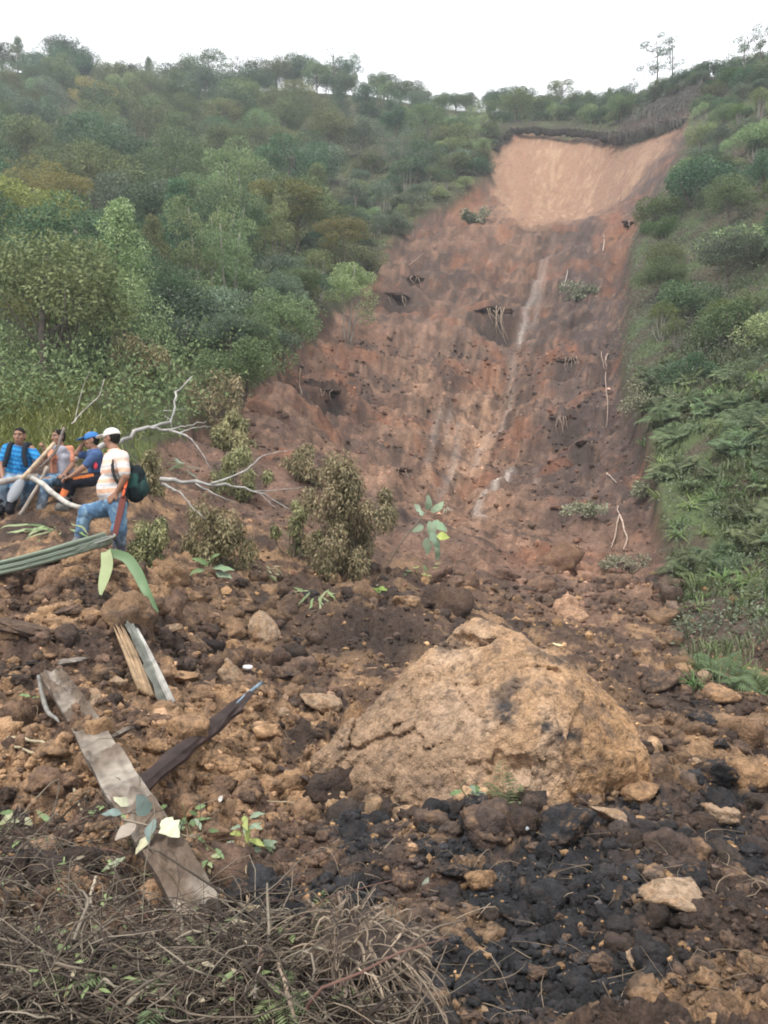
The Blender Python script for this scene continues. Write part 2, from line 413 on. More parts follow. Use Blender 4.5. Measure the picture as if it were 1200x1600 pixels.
def plain_material(name, c, rough=.7, var=.25, scale=20, bump=.2, attr=False, spec=.3, stretch=None):
    m, t, b = mat_new(name)
    tc = N(t, 'ShaderNodeTexCoord'); vec = tc.outputs['Object']
    if stretch:
        mp = N(t, 'ShaderNodeMapping'); mp.inputs['Scale'].default_value = stretch; t.links.new(vec, mp.inputs[0]); vec = mp.outputs[0]
    n = N(t, 'ShaderNodeTexNoise'); n.inputs['Scale'].default_value = scale; n.inputs['Detail'].default_value = 5
    t.links.new(vec, n.inputs['Vector'])
    mr = N(t, 'ShaderNodeMapRange'); mr.inputs[1].default_value = .3; mr.inputs[2].default_value = .7; mr.inputs[3].default_value = 1 - var; mr.inputs[4].default_value = 1 + var
    t.links.new(n.outputs['Fac'], mr.inputs[0])
    if attr:
        a = N(t, 'ShaderNodeAttribute', attribute_name='Col'); col = a.outputs['Color']
    else:
        a = N(t, 'ShaderNodeRGB'); a.outputs[0].default_value = (*c, 1); col = a.outputs[0]
    mx = N(t, 'ShaderNodeVectorMath', operation='SCALE'); t.links.new(col, mx.inputs[0]); t.links.new(mr.outputs[0], mx.inputs['Scale'])
    t.links.new(mx.outputs[0], b.inputs['Base Color'])
    bp = N(t, 'ShaderNodeBump'); bp.inputs['Strength'].default_value = bump; bp.inputs['Distance'].default_value = .01
    t.links.new(n.outputs['Fac'], bp.inputs['Height']); t.links.new(bp.outputs[0], b.inputs['Normal'])
    b.inputs['Roughness'].default_value = rough; b.inputs['Specular IOR Level'].default_value = spec
    return m

M = {}
M['soil'] = soil_material('soil')
M['clod'] = soil_material('clod', None, bump=.6)
M['bark_pale'] = plain_material('bark_pale', (.22,.20,.17), .85, .35, 9, .4)
M['bark'] = plain_material('bark', (.12,.10,.08), .9, .4, 9, .5)
M['leaf_dark'] = leaf_material('leaf_dark', (0.039,0.078,0.040), (0.133,0.212,0.101))
M['leaf_olive'] = leaf_material('leaf_olive', (0.080,0.114,0.044), (0.230,0.275,0.121))
M['leaf_yellow'] = leaf_material('leaf_yellow', (0.151,0.165,0.044), (0.371,0.351,0.111))
M['leaf_pale'] = leaf_material('leaf_pale', (0.124,0.194,0.083), (0.336,0.424,0.204))
M['leaf_grey'] = leaf_material('leaf_grey', (0.080,0.114,0.074), (0.230,0.285,0.184))
M['leaf_bright'] = leaf_material('leaf_bright', (0.068,0.118,0.035), (0.198,0.283,0.094))
M['fern'] = leaf_material('fern', (.055,.085,.034), (.155,.205,.095))
M['grass'] = leaf_material('grass', (.07,.10,.025), (.19,.23,.07), objvar=.05)
M['vine_dry'] = leaf_material('vine_dry', (.035,.03,.022), (.15,.135,.10), trans=.1, objvar=.1)
M['dry'] = leaf_material('dry', (.10,.075,.05), (.30,.25,.17), trans=.1, objvar=.1)
M['wilted'] = leaf_material('wilted', (.10,.105,.042), (.38,.34,.18), trans=.2, objvar=.12)
M['twig'] = plain_material('twig', (.2,.16,.12), .85, .3, 14, .3, attr=True)

# ------------------------------------------------------------------ the ground mesh
C = lambda *a: np.array(a)
OCHRE, TAN, BROWN, DKBROWN = C(.29,.180,.100), C(.30,.205,.13), C(.105,.066,.046), C(.052,.036,.028)
BLACK, RED, REDDK, PALECLAY = C(.022,.022,.024), C(.152,.090,.063), C(.084,.058,.047), C(.285,.172,.108)
GREYMUD, FORESTF, GRASSF = C(.36,.31,.27), C(.05,.045,.026), C(.085,.105,.03)

def mixc(c, d, w):
    return c + (d - c) * np.clip(w, 0, 1)[:, None]

def blob(px, py, cx, cy, rx, ry):
    return np.exp(-((px - cx) / rx) ** 2 - ((py - cy) / ry) ** 2)

def soil_colour(px, py, Y, x):
    n1 = fbm2(x * .9, Y * .9, 4, 101); n2 = fbm2(x * 3.1, Y * 3.1, 4, 102); n3 = fbm2(x * .22, Y * .22, 4, 103); n4 = fbm2(x * 8, Y * 8, 4, 104, .7); n5 = fbm2(x * 1.9, Y * 1.9, 4, 105, .62)
    # --- debris field
    c = np.tile(BROWN, (len(px), 1)).astype(float)
    c = mixc(c, OCHRE, .95 * sst(-.1, .42, n2 + .5 * n5 + .5 * n4))
    c = mixc(c, DKBROWN, sst(-.05, .35, -n1 * .6 - .6 * n5 - .4 * n4))
    ochre = np.maximum.reduce([blob(px, py, 170, 930, 190, 60), blob(px, py, 560, 1240, 160, 70), blob(px, py, 1130, 1200, 130, 50), blob(px, py, 330, 1190, 210, 90), blob(px, py, 1000, 1240, 90, 50)])
    c = mixc(c, OCHRE, ochre * (.45 + 1.0 * n5 + .8 * n4))
    dark = np.maximum.reduce([blob(px, py, 560, 1000, 160, 60), blob(px, py, 1080, 1110, 150, 40), blob(px, py, 450, 950, 120, 50), blob(px, py, 700, 930, 120, 30) * .6])
    c = mixc(c, DKBROWN, dark * (.75 + .9 * n1))
    bl = np.maximum.reduce([blob(px, py, 800, 1530, 330, 110), .9 * blob(px, py, 1080, 1390, 190, 130), .9 * blob(px, py, 520, 1390, 110, 90), .8 * blob(px, py, 960, 1275, 150, 50), blob(px, py, 860, 1400, 220, 90), blob(px, py, 430, 1400, 110, 100), blob(px, py, 930, 1270, 130, 55), blob(px, py, 1130, 1340, 130, 90), blob(px, py, 1010, 1470, 160, 90),
                            blob(px, py, 560, 1300, 90, 60), blob(px, py, 720, 1330, 100, 60), blob(px, py, 560, 1500, 100, 90), blob(px, py, 1100, 1240, 120, 30)])
    c = mixc(c, BLACK, np.minimum(1, 1.5 * bl) * sst(-.42, .05, n5 + .5 * n2 + .5 * n4 + .45 * (bl - .3)))
    c = mixc(c, OCHRE, sst(.22, .5, n4 + .25 * n2) * .5 * (py > 1100))
    # brush bed at lower left
    bed = sst(2.95, 2.4, Y) * sst(600, 500, px)
    c = mixc(c, C(.075,.058,.046), bed * .9)
    debris = c
    # --- the scar
    s = np.tile(RED, (len(px), 1)).astype(float)
    s = mixc(s, REDDK, sst(.0, .45, n3 + .3 * n1))
    s = mixc(s, C(.25,.15,.10), sst(.05, .5, -n3 + .4 * n2) * .8)
    strk = fbm2((px + .5 * py) * .05, py * .005, 4, 110); fine = fbm2((px + .5 * py) * .16, py * .012, 3, 111)
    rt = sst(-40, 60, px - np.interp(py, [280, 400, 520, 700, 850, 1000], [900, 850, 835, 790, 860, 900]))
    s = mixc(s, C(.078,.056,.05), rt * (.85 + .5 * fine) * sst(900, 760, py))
    s = mixc(s, C(.115,.075,.06), .75 * blob(px, py, 640, 480, 60, 60) + .5 * blob(px, py, 720, 540, 60, 50))
    s = mixc(s, C(.30,.185,.12), (blob(px, py, 690, 640, 75, 110) + .7 * blob(px, py, 770, 600, 60, 80)) * (.45 + .9 * strk + .5 * fine))
    s = mixc(s, C(.22,.105,.06), .7 * blob(px, py, 720, 320, 30, 40) + .6 * blob(px, py, 960, 350, 25, 60) + .5 * sst(.3, .6, n3 + n2 * .5))
    s = mixc(s, DKBROWN * 1.2, sst(.2, .55, n2 * .8 + n1 * .5) * .6)
    s = mixc(s, DKBROWN, sst(.1, .42, n5 + .4 * n4) * .7)
    s = mixc(s, C(.20,.088,.05), sst(.12, .45, fbm2(x * .5 + 40, Y * .5, 4, 140, .6) + .3 * n2) * .6)
    s = mixc(s, C(.062,.044,.038), sst(.12, .4, fbm2(x * .35 + 9, Y * .9, 4, 141, .62)) * .6 * sst(300, 420, py))
    s = mixc(s, C(.27,.165,.11), sst(.22, .5, -n5 + .4 * n4) * .45)
    for (hx, hy, hw, hh, hd) in HOLLOWS:      # dark topsoil tone that also paints shade into the hollows under the turf ledges
        s = mixc(s, C(.05,.036,.03), np.exp(-((px - hx) / (hw * 1.1)) ** 2 - ((py - hy - hh * .4 + 4 * n5 + 4 * n1) / (hh * 1.1)) ** 2) * (1.1 + .6 * n2))
    s = s * (1 + .28 * np.clip(strk, -.6, .6) + .22 * np.clip(fine, -.6, .6))[:, None]
    # pale mud that trickled down the gully
    def trickle(pts, wd):
        pts = np.array(pts, float); o = np.argsort(pts[:, 1])
        cx = np.interp(py, pts[o, 1], pts[o, 0]) + 7 * fbm2(py * .03, py * 0 + 3, 2, 120)
        ok = sst(pts[:, 1].min() - 8, pts[:, 1].min() + 8, py) * sst(pts[:, 1].max() + 8, pts[:, 1].max() - 8, py)
        return np.exp(-((px - cx) / wd) ** 2) * ok * (.6 + .6 * fine)
    for pts, wd, a in (([(848,390),(835,420),(818,455),(812,500)],5,1.2), ([(800,520),(790,600),(740,660)],7,.45), ([(800,680),(782,720),(752,745),(742,775),(758,805)],7,1.15), ([(690,600),(683,640),(668,680)],6,.55), ([(722,610),(715,650),(700,690),(690,720)],6,.4),
                        ([(865,360),(845,420),(826,480)],5,.35), ([(840,690),(845,760)],5,.25), ([(705,590),(702,640)],4,.5)):
        s = mixc(s, GREYMUD, trickle(pts, wd) * a)
    # fresh clay bowl below the head scarp
    bl_l = np.interp(py, [200, 262, 320, 362], [800, 762, 788, 815]); bl_r = np.interp(py, [190, 240, 300, 350, 362], [1076, 1036, 952, 850, 818])
    wob = 26 * n1 + 16 * n5 + 10 * n2 + 8 * fine
    bowl = sst(-10, 10, px - bl_l + wob) * sst(-22, 22, bl_r - px + wob) * sst(405, 318, py + wob * .8)
    ang = np.arctan2(px - 840 + 18 * n5 + 10 * n2, np.maximum(480 - py, 5))
    fan = fbm2(ang * 38, py * .007, 4, 130, .62) + .3 * n5
    cl = np.tile(PALECLAY, (len(px), 1)).astype(float)
    cl = mixc(cl, C(.30,.170,.108), sst(-.05, .32, fan + .2 * n2 + .25 * n1) * .95)
    cl = mixc(cl, C(.385,.255,.165), sst(.05, .45, -fan + .3 * n2) * .75)
    cl = mixc(cl, C(.24,.135,.088), sst(.25, .5, n5 + .3 * n2) * .6)
    cl = mixc(cl, C(.17,.105,.078), sst(860, 1010, px + .35 * (py - 250)) * .75 * (.75 + .8 * fan))  # shading of the bowl's right side, put in as a browner colour
    s = mixc(s, cl, bowl)
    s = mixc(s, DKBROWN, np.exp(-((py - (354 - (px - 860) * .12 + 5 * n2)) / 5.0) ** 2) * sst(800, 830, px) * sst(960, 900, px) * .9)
    low = sst(13, 19, Y + 2 * n1)
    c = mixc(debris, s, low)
    # --- untouched slopes
    lev = np.interp(py, L_EDGE[:, 0], L_EDGE[:, 1]); rev = np.interp(py, R_EDGE[:, 0], R_EDGE[:, 1])
    wob = 16 * n3 + 10 * n1 + 5 * n2
    left = sst(10, -10, px - lev + wob) * sst(13.0, 15, Y + 1.5 * n1 + np.clip((px - 150) / 60, 0, 4))
    right = sst(10, -10, rev - px + wob * .7) * sst(11.5, 14, Y + 1.2 * n1)
    beyond = sst(105, 108, Y - np.interp(px, [700, 740, 850, 900, 960, 1010, 1070], [4, 4, 0, -3, -8, -11, -14]))
    topl = np.interp(px, [780, 900, 965, 985, 1010, 1068, 1090], [207, 213, 219, 216, 209, 193, 186]) + 5 * n1
    bank = sst(3, -3, py - topl) * (Y > 84) * (px > 770)
    beyond = np.maximum(beyond, bank)
    fo = mixc(np.tile(FORESTF, (len(px), 1)).astype(float), C(.075,.085,.035), sst(-.1, .5, n1))
    gr = mixc(np.tile(GRASSF, (len(px), 1)).astype(float), C(.05,.06,.028), sst(-.1, .4, n1))
    fo = mixc(fo, gr, sst(24, 17, Y))
    ri = mixc(np.tile(C(.075,.06,.04), (len(px), 1)).astype(float), C(.075,.10,.04), sst(-.2, .3, n1 + .5 * n3))
    ri = mixc(ri, C(.09,.062,.05), sst(860, 960, py + 60 * n1) * .8)
    fo = mixc(fo, C(.055,.036,.03), bank * sst(22, 8, topl - py) * sst(880, 930, px) + bank * sst(960, 985, px) * sst(75, 60, topl - py) * .9)
    c = mixc(c, fo, np.maximum(left, beyond))
    c = mixc(c, ri, right * (1 - beyond))
    zone = np.where(np.maximum(left, beyond) > .5, 2, np.where(right > .5, 3, np.where(low > .5, 1, 0)))
    return c * (1 + .12 * n4[:, None]), zone

pxs = np.concatenate([np.arange(-900, -360, 28.0), np.arange(-360, -80, 7.0), np.arange(-80, 1281, 3.5), np.arange(1287, 1570, 7.0), np.arange(1580, 2300, 28.0)])
yl = [0.5]
while yl[-1] < YMAX:
    y = yl[-1]
    yl.append(y * (1.05 if y < 1.6 else 1.0052 if y < 9 else 1.0068 if y < 22 else 1.0085 if y < 110 else 1.02))
ysr = np.array(yl)
GX, GY = np.meshgrid(pxs, ysr, indexing='ij')
gp, gy = GX.ravel(), GY.ravel()
z0 = base_z(gp, gy); py0 = HOR - F * z0 / gy
zz = z0 + disp(gp, gy, py0)
gx = (gp - 600) / F * gy
pyc = py0
gcol, gzone = soil_colour(gp, pyc, gy, gx)
V = np.stack([gx, gy, zz], 1)
ni, nj = GX.shape
I = np.arange(ni * nj).reshape(ni, nj)
Q = np.stack([I[:-1, :-1], I[1:, :-1], I[1:, 1:], I[:-1, 1:]], -1).reshape(-1, 4)
fz = gzone[Q[:, 0]]
ZG = zz.reshape(ni, nj)
_lpx, _lys = pxs, np.log(ysr)
def ground_z(px, Y):       # from here on: read the built ground
    px, Y = np.broadcast_arrays(np.asarray(px, float), np.asarray(Y, float))
    i = np.clip(np.searchsorted(_lpx, px) - 1, 0, ni - 2); l = np.log(Y); j = np.clip(np.searchsorted(_lys, l) - 1, 0, nj - 2)
    a = np.clip((px - _lpx[i]) / (_lpx[i + 1] - _lpx[i]), 0, 1); b = np.clip((l - _lys[j]) / (_lys[j + 1] - _lys[j]), 0, 1)
    return (ZG[i, j] * (1 - a) + ZG[i + 1, j] * a) * (1 - b) + (ZG[i, j + 1] * (1 - a) + ZG[i + 1, j + 1] * a) * b
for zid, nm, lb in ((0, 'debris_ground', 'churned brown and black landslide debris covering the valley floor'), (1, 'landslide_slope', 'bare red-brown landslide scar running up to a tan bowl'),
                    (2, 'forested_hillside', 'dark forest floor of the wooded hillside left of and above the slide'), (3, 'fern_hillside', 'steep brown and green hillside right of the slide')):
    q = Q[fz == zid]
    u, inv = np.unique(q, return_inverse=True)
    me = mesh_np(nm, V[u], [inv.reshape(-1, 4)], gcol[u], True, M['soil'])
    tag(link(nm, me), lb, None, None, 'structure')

# ------------------------------------------------------------------ mesh pieces
def frames(pts):
    pts = np.asarray(pts, float)
    t = np.gradient(pts, axis=0); t /= np.linalg.norm(t, axis=1)[:, None] + 1e-9
    n = np.zeros_like(t)
    a = np.array([0, 0, 1.0]) if abs(t[0, 2]) < .9 else np.array([1.0, 0, 0])
    v = np.cross(t[0], a); v /= np.linalg.norm(v)
    for i in range(len(t)):
        v = v - t[i] * np.dot(v, t[i]); v /= np.linalg.norm(v) + 1e-9
        n[i] = v
    return t, n, np.cross(t, n)

class MB:
    def __init__(s): s.V, s.T, s.Q, s.C, s.n = [], [], [], [], 0
    def add(s, V, tri=None, quad=None, col=(0.5, 0.5, 0.5)):
        V = np.asarray(V, float)
        if tri is not None and len(tri): s.T.append(np.asarray(tri) + s.n)
        if quad is not None and len(quad): s.Q.append(np.asarray(quad) + s.n)
        c = np.asarray(col, float)
        s.C.append(np.tile(c, (len(V), 1)) if c.ndim == 1 else c)
        s.V.append(V); s.n += len(V)
    def tube(s, pts, radii, k=6, col=(.5, .5, .5), cap=True, jit=0.0):
        pts = np.asarray(pts, float); m = len(pts)
        radii = np.broadcast_to(np.asarray(radii, float), (m,))
        _, n, b = frames(pts)
        a = np.linspace(0, 2 * math.pi, k, endpoint=False)
        r = radii[:, None] * (1 + (jit * (rng.random((m, k)) - .5) if jit else 0))
        ring = pts[:, None, :] + (np.cos(a)[None, :, None] * n[:, None, :] + np.sin(a)[None, :, None] * b[:, None, :]) * r[:, :, None]
        V = ring.reshape(-1, 3)
        i = np.arange(m - 1)[:, None] * k; j = np.arange(k)[None, :]; j2 = (j + 1) % k
        q = np.stack([i + j, i + j2, i + k + j2, i + k + j], -1).reshape(-1, 4)
        tri = []
        if cap:
            V = np.vstack([V, pts[0], pts[-1]]); e0, e1 = m * k, m * k + 1
            tri = [[e0, (x + 1) % k, x] for x in range(k)] + [[e1, (m - 1) * k + x, (m - 1) * k + (x + 1) % k] for x in range(k)]
        s.add(V, tri, q, col)
    def mesh(s, name, mat=None, smooth=True):
        f = []
        if s.Q: f.append(np.vstack(s.Q))
        if s.T: f.append(np.vstack(s.T))
        return mesh_np(name, np.vstack(s.V), f, np.vstack(s.C), smooth, mat)
    def build(s, name, mat=None, parent=None, smooth=True):
        return link(name, s.mesh(name, mat, smooth), parent)

def unit(v):
    v = np.asarray(v, float); return v / (np.linalg.norm(v, axis=-1, keepdims=True) + 1e-9)

def leaf_quads(pos, axis, normal, L, W, fold=.15):
    """pointed leaves: base, two sides, tip (2 triangles folded along the midrib)"""
    axis = unit(axis); side = unit(np.cross(normal, axis)); up = np.cross(axis, side)
    n = len(pos)
    L = np.broadcast_to(L, (n,))[:, None]; W = np.broadcast_to(W, (n,))[:, None]
    V = np.stack([pos, pos + axis * L * .45 + side * W * .5 + up * W * fold, pos + axis * L, pos + axis * L * .45 - side * W * .5 + up * W * fold], 1)
    b = np.arange(n)[:, None] * 4
    T = np.concatenate([b + np.array([[0, 2, 1]]), b + np.array([[0, 3, 2]])])
    return V.reshape(-1, 3), T

def clump_leaves(mb, cen, rad, n, L, W=None, droop=0.0, vbase=.5, vspread=.35, out=.8, shell=.55, fine=True):
    """leaves spread through an ellipsoidal clump; Col.r carries the per-leaf tone"""
    if fine: n, L = int(n * 2.1), L * .66
    d = unit(rng.normal(size=(n, 3)))
    r = shell + (1 - shell) * rng.random(n) ** .6
    pos = cen + d * r[:, None] * np.asarray(rad)
    ax = unit(d * out + rng.normal(size=(n, 3)) * .6 + np.array([0, 0, -droop]))
    nm = unit(d * 1.2 + np.array([0, 0, .5]) + rng.normal(size=(n, 3)) * .38)
    l = L * (.7 + .6 * rng.random(n))
    V, T = leaf_quads(pos, ax, nm, l, l * (.5 if W is None else W))
    tone = np.clip(vbase + vspread * rng.normal(size=n) , 0, 1)
    mb.add(V, T, None, np.repeat(tone, 4)[:, None] * np.ones(3))

# ------------------------------------------------------------------ trees
def curve(a, b, bend, k=6):
    a = np.asarray(a, float); b = np.asarray(b, float); t = np.linspace(0, 1, k)[:, None]
    return a + (b - a) * t + np.asarray(bend) * (4 * t * (1 - t))

def make_tree(kind, seed):
    """trunk mesh and crown mesh of one tree about 6 m tall, base at the origin"""
    global rng
    keep = rng; rng = np.random.default_rng(seed)
    tr, cr = MB(), MB()
    R = rng.random
    def limb(tip, r, z0):
        a = np.array([0, 0, z0]); tr.tube(curve(a, tip, rng.normal(size=3) * .15 + [0, 0, -.2], 5), np.linspace(r, .02, 5), 5)
    if kind == 'round':
        H = 5.2
        tr.tube(curve((0, 0, -.8), (.1, 0, H * .75), rng.normal(size=3) * .12), np.linspace(.13, .05, 6), 6)
        for i in range(23):
            a = R() * 6.28; rr = 1.9 * math.sqrt(R()); z = 1.6 + 3.2 * math.sqrt(max(0, 1 - (rr / 2.15) ** 2)) * (.35 + .65 * R())
            c = np.array([rr * math.cos(a), rr * math.sin(a), z]); s = .55 + .5 * R()
            clump_leaves(cr, c, (s, s, s * .75), 190, .2, vbase=.25 + .45 * R())
            if i % 4 == 0: limb(c, .04, 1.0 + 1.0 * R())
    elif kind == 'spread':     # flat layered top
        H = 6.0
        tr.tube(curve((0, 0, -.8), (.2, .1, 4.6), rng.normal(size=3) * .2), np.linspace(.10, .04, 6), 6)
        for i in range(20):
            a = R() * 6.28; rr = 2.3 * math.sqrt(R()); z = 5.0 - .16 * rr ** 2 + .5 * R() - (1.3 * R() if R() < .5 else 0)
            c = np.array([rr * math.cos(a), rr * math.sin(a), z]); s = .65 + .5 * R()
            clump_leaves(cr, c, (s, s, s * .42), 190, .19, vbase=.35 + .4 * R())
            if i % 3 == 0: limb(c - [0, 0, .15], .035, 3.0 + 1.2 * R())
        for i in range(7):
            a = R() * 6.28; rr = 1.3 * math.sqrt(R()); s = .5 + .4 * R()
            clump_leaves(cr, np.array([rr * math.cos(a), rr * math.sin(a), 1.2 + 2.0 * R()]), (s, s, s * .7), 110, .19, vbase=.15 + .3 * R())
    elif kind == 'tall':       # leafy cone of drooping tiers
        tr.tube(curve((0, 0, -.8), (0, 0, 7.0), rng.normal(size=3) * .15), np.linspace(.13, .03, 6), 6)
        for i in range(30):
            t = i / 29; z = 1.2 + 5.8 * t; a = i * 2.4 + R(); rr = (1.7 * (1 - t) ** .8 + .12) * (.45 + .55 * R())
            c = np.array([rr * math.cos(a), rr * math.sin(a), z]); s = .36 + .45 * (1 - t) + .15 * R()
            clump_leaves(cr, c, (s, s, s * .8), 160, .2, vbase=.3 + .5 * R(), droop=.5)
    elif kind == 'slim':       # light open crown on a few pale stems
        for j in range(3):
            dx = rng.normal(size=2) * .5
            tr.tube(curve((dx[0] * .3, dx[1] * .3, -.8), (dx[0] * 1.8, dx[1] * 1.8, 4.6 + R()), rng.normal(size=3) * .12), np.linspace(.06, .025, 6), 5)
            for i in range(9):
                a = R() * 6.28; rr = 1.0 * math.sqrt(R())
                c = np.array([dx[0] * 1.8 + rr * math.cos(a), dx[1] * 1.8 + rr * math.sin(a), 2.3 + 3.6 * R() ** .8 - .3 * rr]); s = .38 + .4 * R()
                clump_leaves(cr, c, (s, s, s * .75), 130, .18, vbase=.25 + .5 * R())
    elif kind == 'bush':
        for i in range(6):
            a = R() * 6.28; tr.tube(curve((0, 0, -.4), (math.cos(a) * .7, math.sin(a) * .7, 1.4), rng.normal(size=3) * .1, 5), np.linspace(.05, .02, 5), 5)
        for i in range(15):
            a = R() * 6.28; rr = 1.25 * math.sqrt(R()); z = .45 + 1.5 * (1 - (rr / 1.6) ** 2) * (.35 + .75 * R())
            c = np.array([rr * math.cos(a), rr * math.sin(a), z]); s = .42 + .3 * R()
            clump_leaves(cr, c, (s, s, s * .8), 170, .17, vbase=.3 + .4 * R())
    elif kind == 'sparse':     # thin skyline tree with see-through sprays
        tr.tube(curve((0, 0, -.8), (.3, 0, 6.3), (.25, 0, 0), 8), np.linspace(.13, .03, 8), 6)
        for i in range(11):
            z = 2.2 + 4.2 * R(); a = R() * 6.28; rr = (.7 + 1.5 * R()) * (1.15 - .09 * z)
            c = np.array([.2 + rr * math.cos(a), rr * math.sin(a) * .8, z + .4 + .5 * R()]); s = .28 + .3 * R()
            limb(c, .035, z - .4); clump_leaves(cr, c, (s * 1.4, s, s * .5), 75, .2, vbase=.3 + .3 * R())
    elif kind == 'drytree':    # greyish half bare shrub
        for i in range(9):
            a = R() * 6.28; e = np.array([math.cos(a) * 1.0 * R(), math.sin(a) * 1.0 * R(), 1.6 + 1.0 * R()])
            tr.tube(curve((0, 0, -.4), e, rng.normal(size=3) * .15, 6), np.linspace(.05, .012, 6), 5)
            clump_leaves(cr, e, (.5, .5, .4), 90, .17, vbase=.3 + .4 * R())
    tm = tr.mesh('trunk', M['bark_pale'] if kind in ('slim', 'drytree') else M['bark'])
    cm = cr.mesh('crown', None, False)
    rng = keep
    return tm, cm

TREES = {}
for k, nvar in (('round', 4), ('spread', 3), ('tall', 2), ('slim', 3), ('bush', 3), ('sparse', 2), ('drytree', 2)):
    TREES[k] = [make_tree(k, 100 + 17 * i + 1000 * len(k)) for i in range(nvar)]
_cm = {}
def crown_mesh(kind, i, leaf):
    key = (kind, i, leaf)
    if key not in _cm:
        src = TREES[kind][i][1]
        me = src.copy(); me.materials.clear(); me.materials.append(M[leaf]); _cm[key] = me
    return _cm[key]

LEAFW = {'leaf_dark': 'dark', 'leaf_olive': 'olive', 'leaf_yellow': 'yellowish', 'leaf_pale': 'pale', 'leaf_grey': 'grey-green', 'leaf_bright': 'bright-green'}
KINDW = {'round': 'round tree', 'spread': 'flat-topped tree', 'tall': 'tapering tree', 'slim': 'pale-stemmed tree', 'bush': 'bushy shrub', 'sparse': 'open tree', 'drytree': 'half-bare shrub'}

def tree_place(px, py, Y):
    """words for where a tree stands, by things one can find in the picture"""
    lev = float(np.interp(py, L_EDGE[:, 0], L_EDGE[:, 1])); rev = float(np.interp(py, R_EDGE[:, 0], R_EDGE[:, 1]))
    if py < 212 and 780 < px < 985: return 'on the rim above the tan bowl'
    if px > rev - 30 and px > 940 and Y < 112:
        v = 'on the skyline' if py < 160 else 'high up' if py < 250 else 'upper midway' if py < 340 else 'midway up' if py < 440 else 'low down'
        return f'{v} on right bank' + (' beside the scar' if px < rev + 60 else ' at frame edge' if px > 1140 else '')
    v = 'on skyline of' if Y > 132 else 'near top of' if Y > 112 else 'high up' if py < 270 else 'midway up' if py < 400 else 'low on' if py < 530 else 'at foot of'
    if px > lev - 60: h = ' beside the scar'
    elif px > lev - 170: h = ' near the scar'
    elif px < 110: h = ' at frame edge'
    elif px < 260: h = ' left of the gully'
    else: h = ' above the gully'
    return f'{v} the left slope{h}'

def add_tree(kind, leaf, px, Y, height, group='trees on the wooded hillside', label=None, wide=1.0, cat='tree', loc=None, rz=None):
    i = int(rng.integers(len(TREES[kind])))
    loc = on(px, Y) if loc is None else loc
    base_h = {'round': 5.4, 'spread': 5.8, 'tall': 7.3, 'slim': 6.0, 'bush': 2.3, 'sparse': 6.8, 'drytree': 2.6}[kind]
    s = height / base_h
    name = {'bush': 'shrub', 'drytree': 'shrub'}.get(kind, 'tree')
    o = empty(name, loc, None, cat if name == 'tree' else 'shrub', group, rng.random() * 6.28 if rz is None else rz, (s * wide, s * wide, s))
    link('trunk', TREES[kind][i][0], o)
    cr = link('crown', TREES[kind][i][1], o, M['leaf_dark'])
    cr.material_slots[0].link = 'OBJECT'; cr.material_slots[0].material = M[leaf]
    py = HOR - F * (loc[2] + .6 * height) / loc[1]
    if label: o['label'] = label
    else: REG.append((o, f'{LEAFW[leaf]} {KINDW[kind]}', tree_place(px, HOR - F * loc[2] / loc[1], Y), px, py))
    return o

# the hand placed trees that stand out
spec = [
 ('tall', 'leaf_pale', 188, 27, 5.6, 'tall pale green tapering tree standing out above the standing man', 1.0),
 ('round', 'leaf_dark', 104, 148, 8.0, 'dark dome-shaped tree rising highest on the left skyline', 1.15),
 ('sparse', 'leaf_dark', 522, 146, 7.5, 'dark see-through tree on the middle of the left skyline', 1.4),
 ('sparse', 'leaf_dark', 1022, 99, 7.2, 'tall sparse tree leaning on the skyline above the scarp', 1.0),
 ('sparse', 'leaf_dark', 1047, 97, 6.4, 'sparse tree right of the tall leaning one above the scarp', 1.0),
 ('sparse', 'leaf_dark', 990, 106, 3.8, 'small thin tree at the notch of the skyline', 1.0),
 ('sparse', 'leaf_grey', 1168, 84, 5.0, 'open wispy tree on the skyline at the upper right corner', 1.5),
 ('sparse', 'leaf_grey', 1192, 82, 4.4, 'wispy tree cut by the upper right frame edge', 1.4),
 ('sparse', 'leaf_grey', 205, 149, 5.0, 'thin twiggy tree on the skyline right of the dark dome', 1.0),
 ('spread', 'leaf_yellow', 440, 58, 5.6, 'yellow flat-topped tree on pale stems at the spur crest', 1.0),
 ('spread', 'leaf_yellow', 530, 57, 4.6, 'yellow flat-topped tree on the spur above the scar edge', .9),
 ('spread', 'leaf_yellow', 40, 42, 5.6, 'broad yellow-green flat-topped tree at the left frame edge', 1.25),
 ('slim', 'leaf_olive', 330, 42, 5.6, 'slim olive tree with two tall white trunks', .9),
 ('slim', 'leaf_olive', 425, 50, 5.2, 'slim tree with bare pale trunk below the yellow spur tree', .8),
 ('round', 'leaf_pale', 440, 34, 3.4, 'leafy pale green round tree beside the lower scar edge', 1.1),
 ('slim', 'leaf_pale', 540, 44, 4.0, 'pale multi-stemmed tree on the brink of the scar', 1.2),
 ('round', 'leaf_olive', 385, 25.5, 2.6, 'olive bushy tree at the foot of the scar edge', 1.3),
 ('spread', 'leaf_pale', 335, 66, 5.0, 'pale broad-topped tree in the gully', 1.3),
 ('round', 'leaf_yellow', 100, 27, 3.3, 'yellow bushy tree above the seated men', 1.5),
 ('slim', 'leaf_pale', 742, 100, 4.5, 'pale lone tree above the left rim of the bowl', .9),
 ('round', 'leaf_dark', 1105, 62, 3.2, 'dark round bush highest beside the right scar edge', 1.15),
 ('round', 'leaf_dark', 360, 112, 7.0, 'very dark rounded tree in the shaded upper hollow', 1.2),
]
taken = []
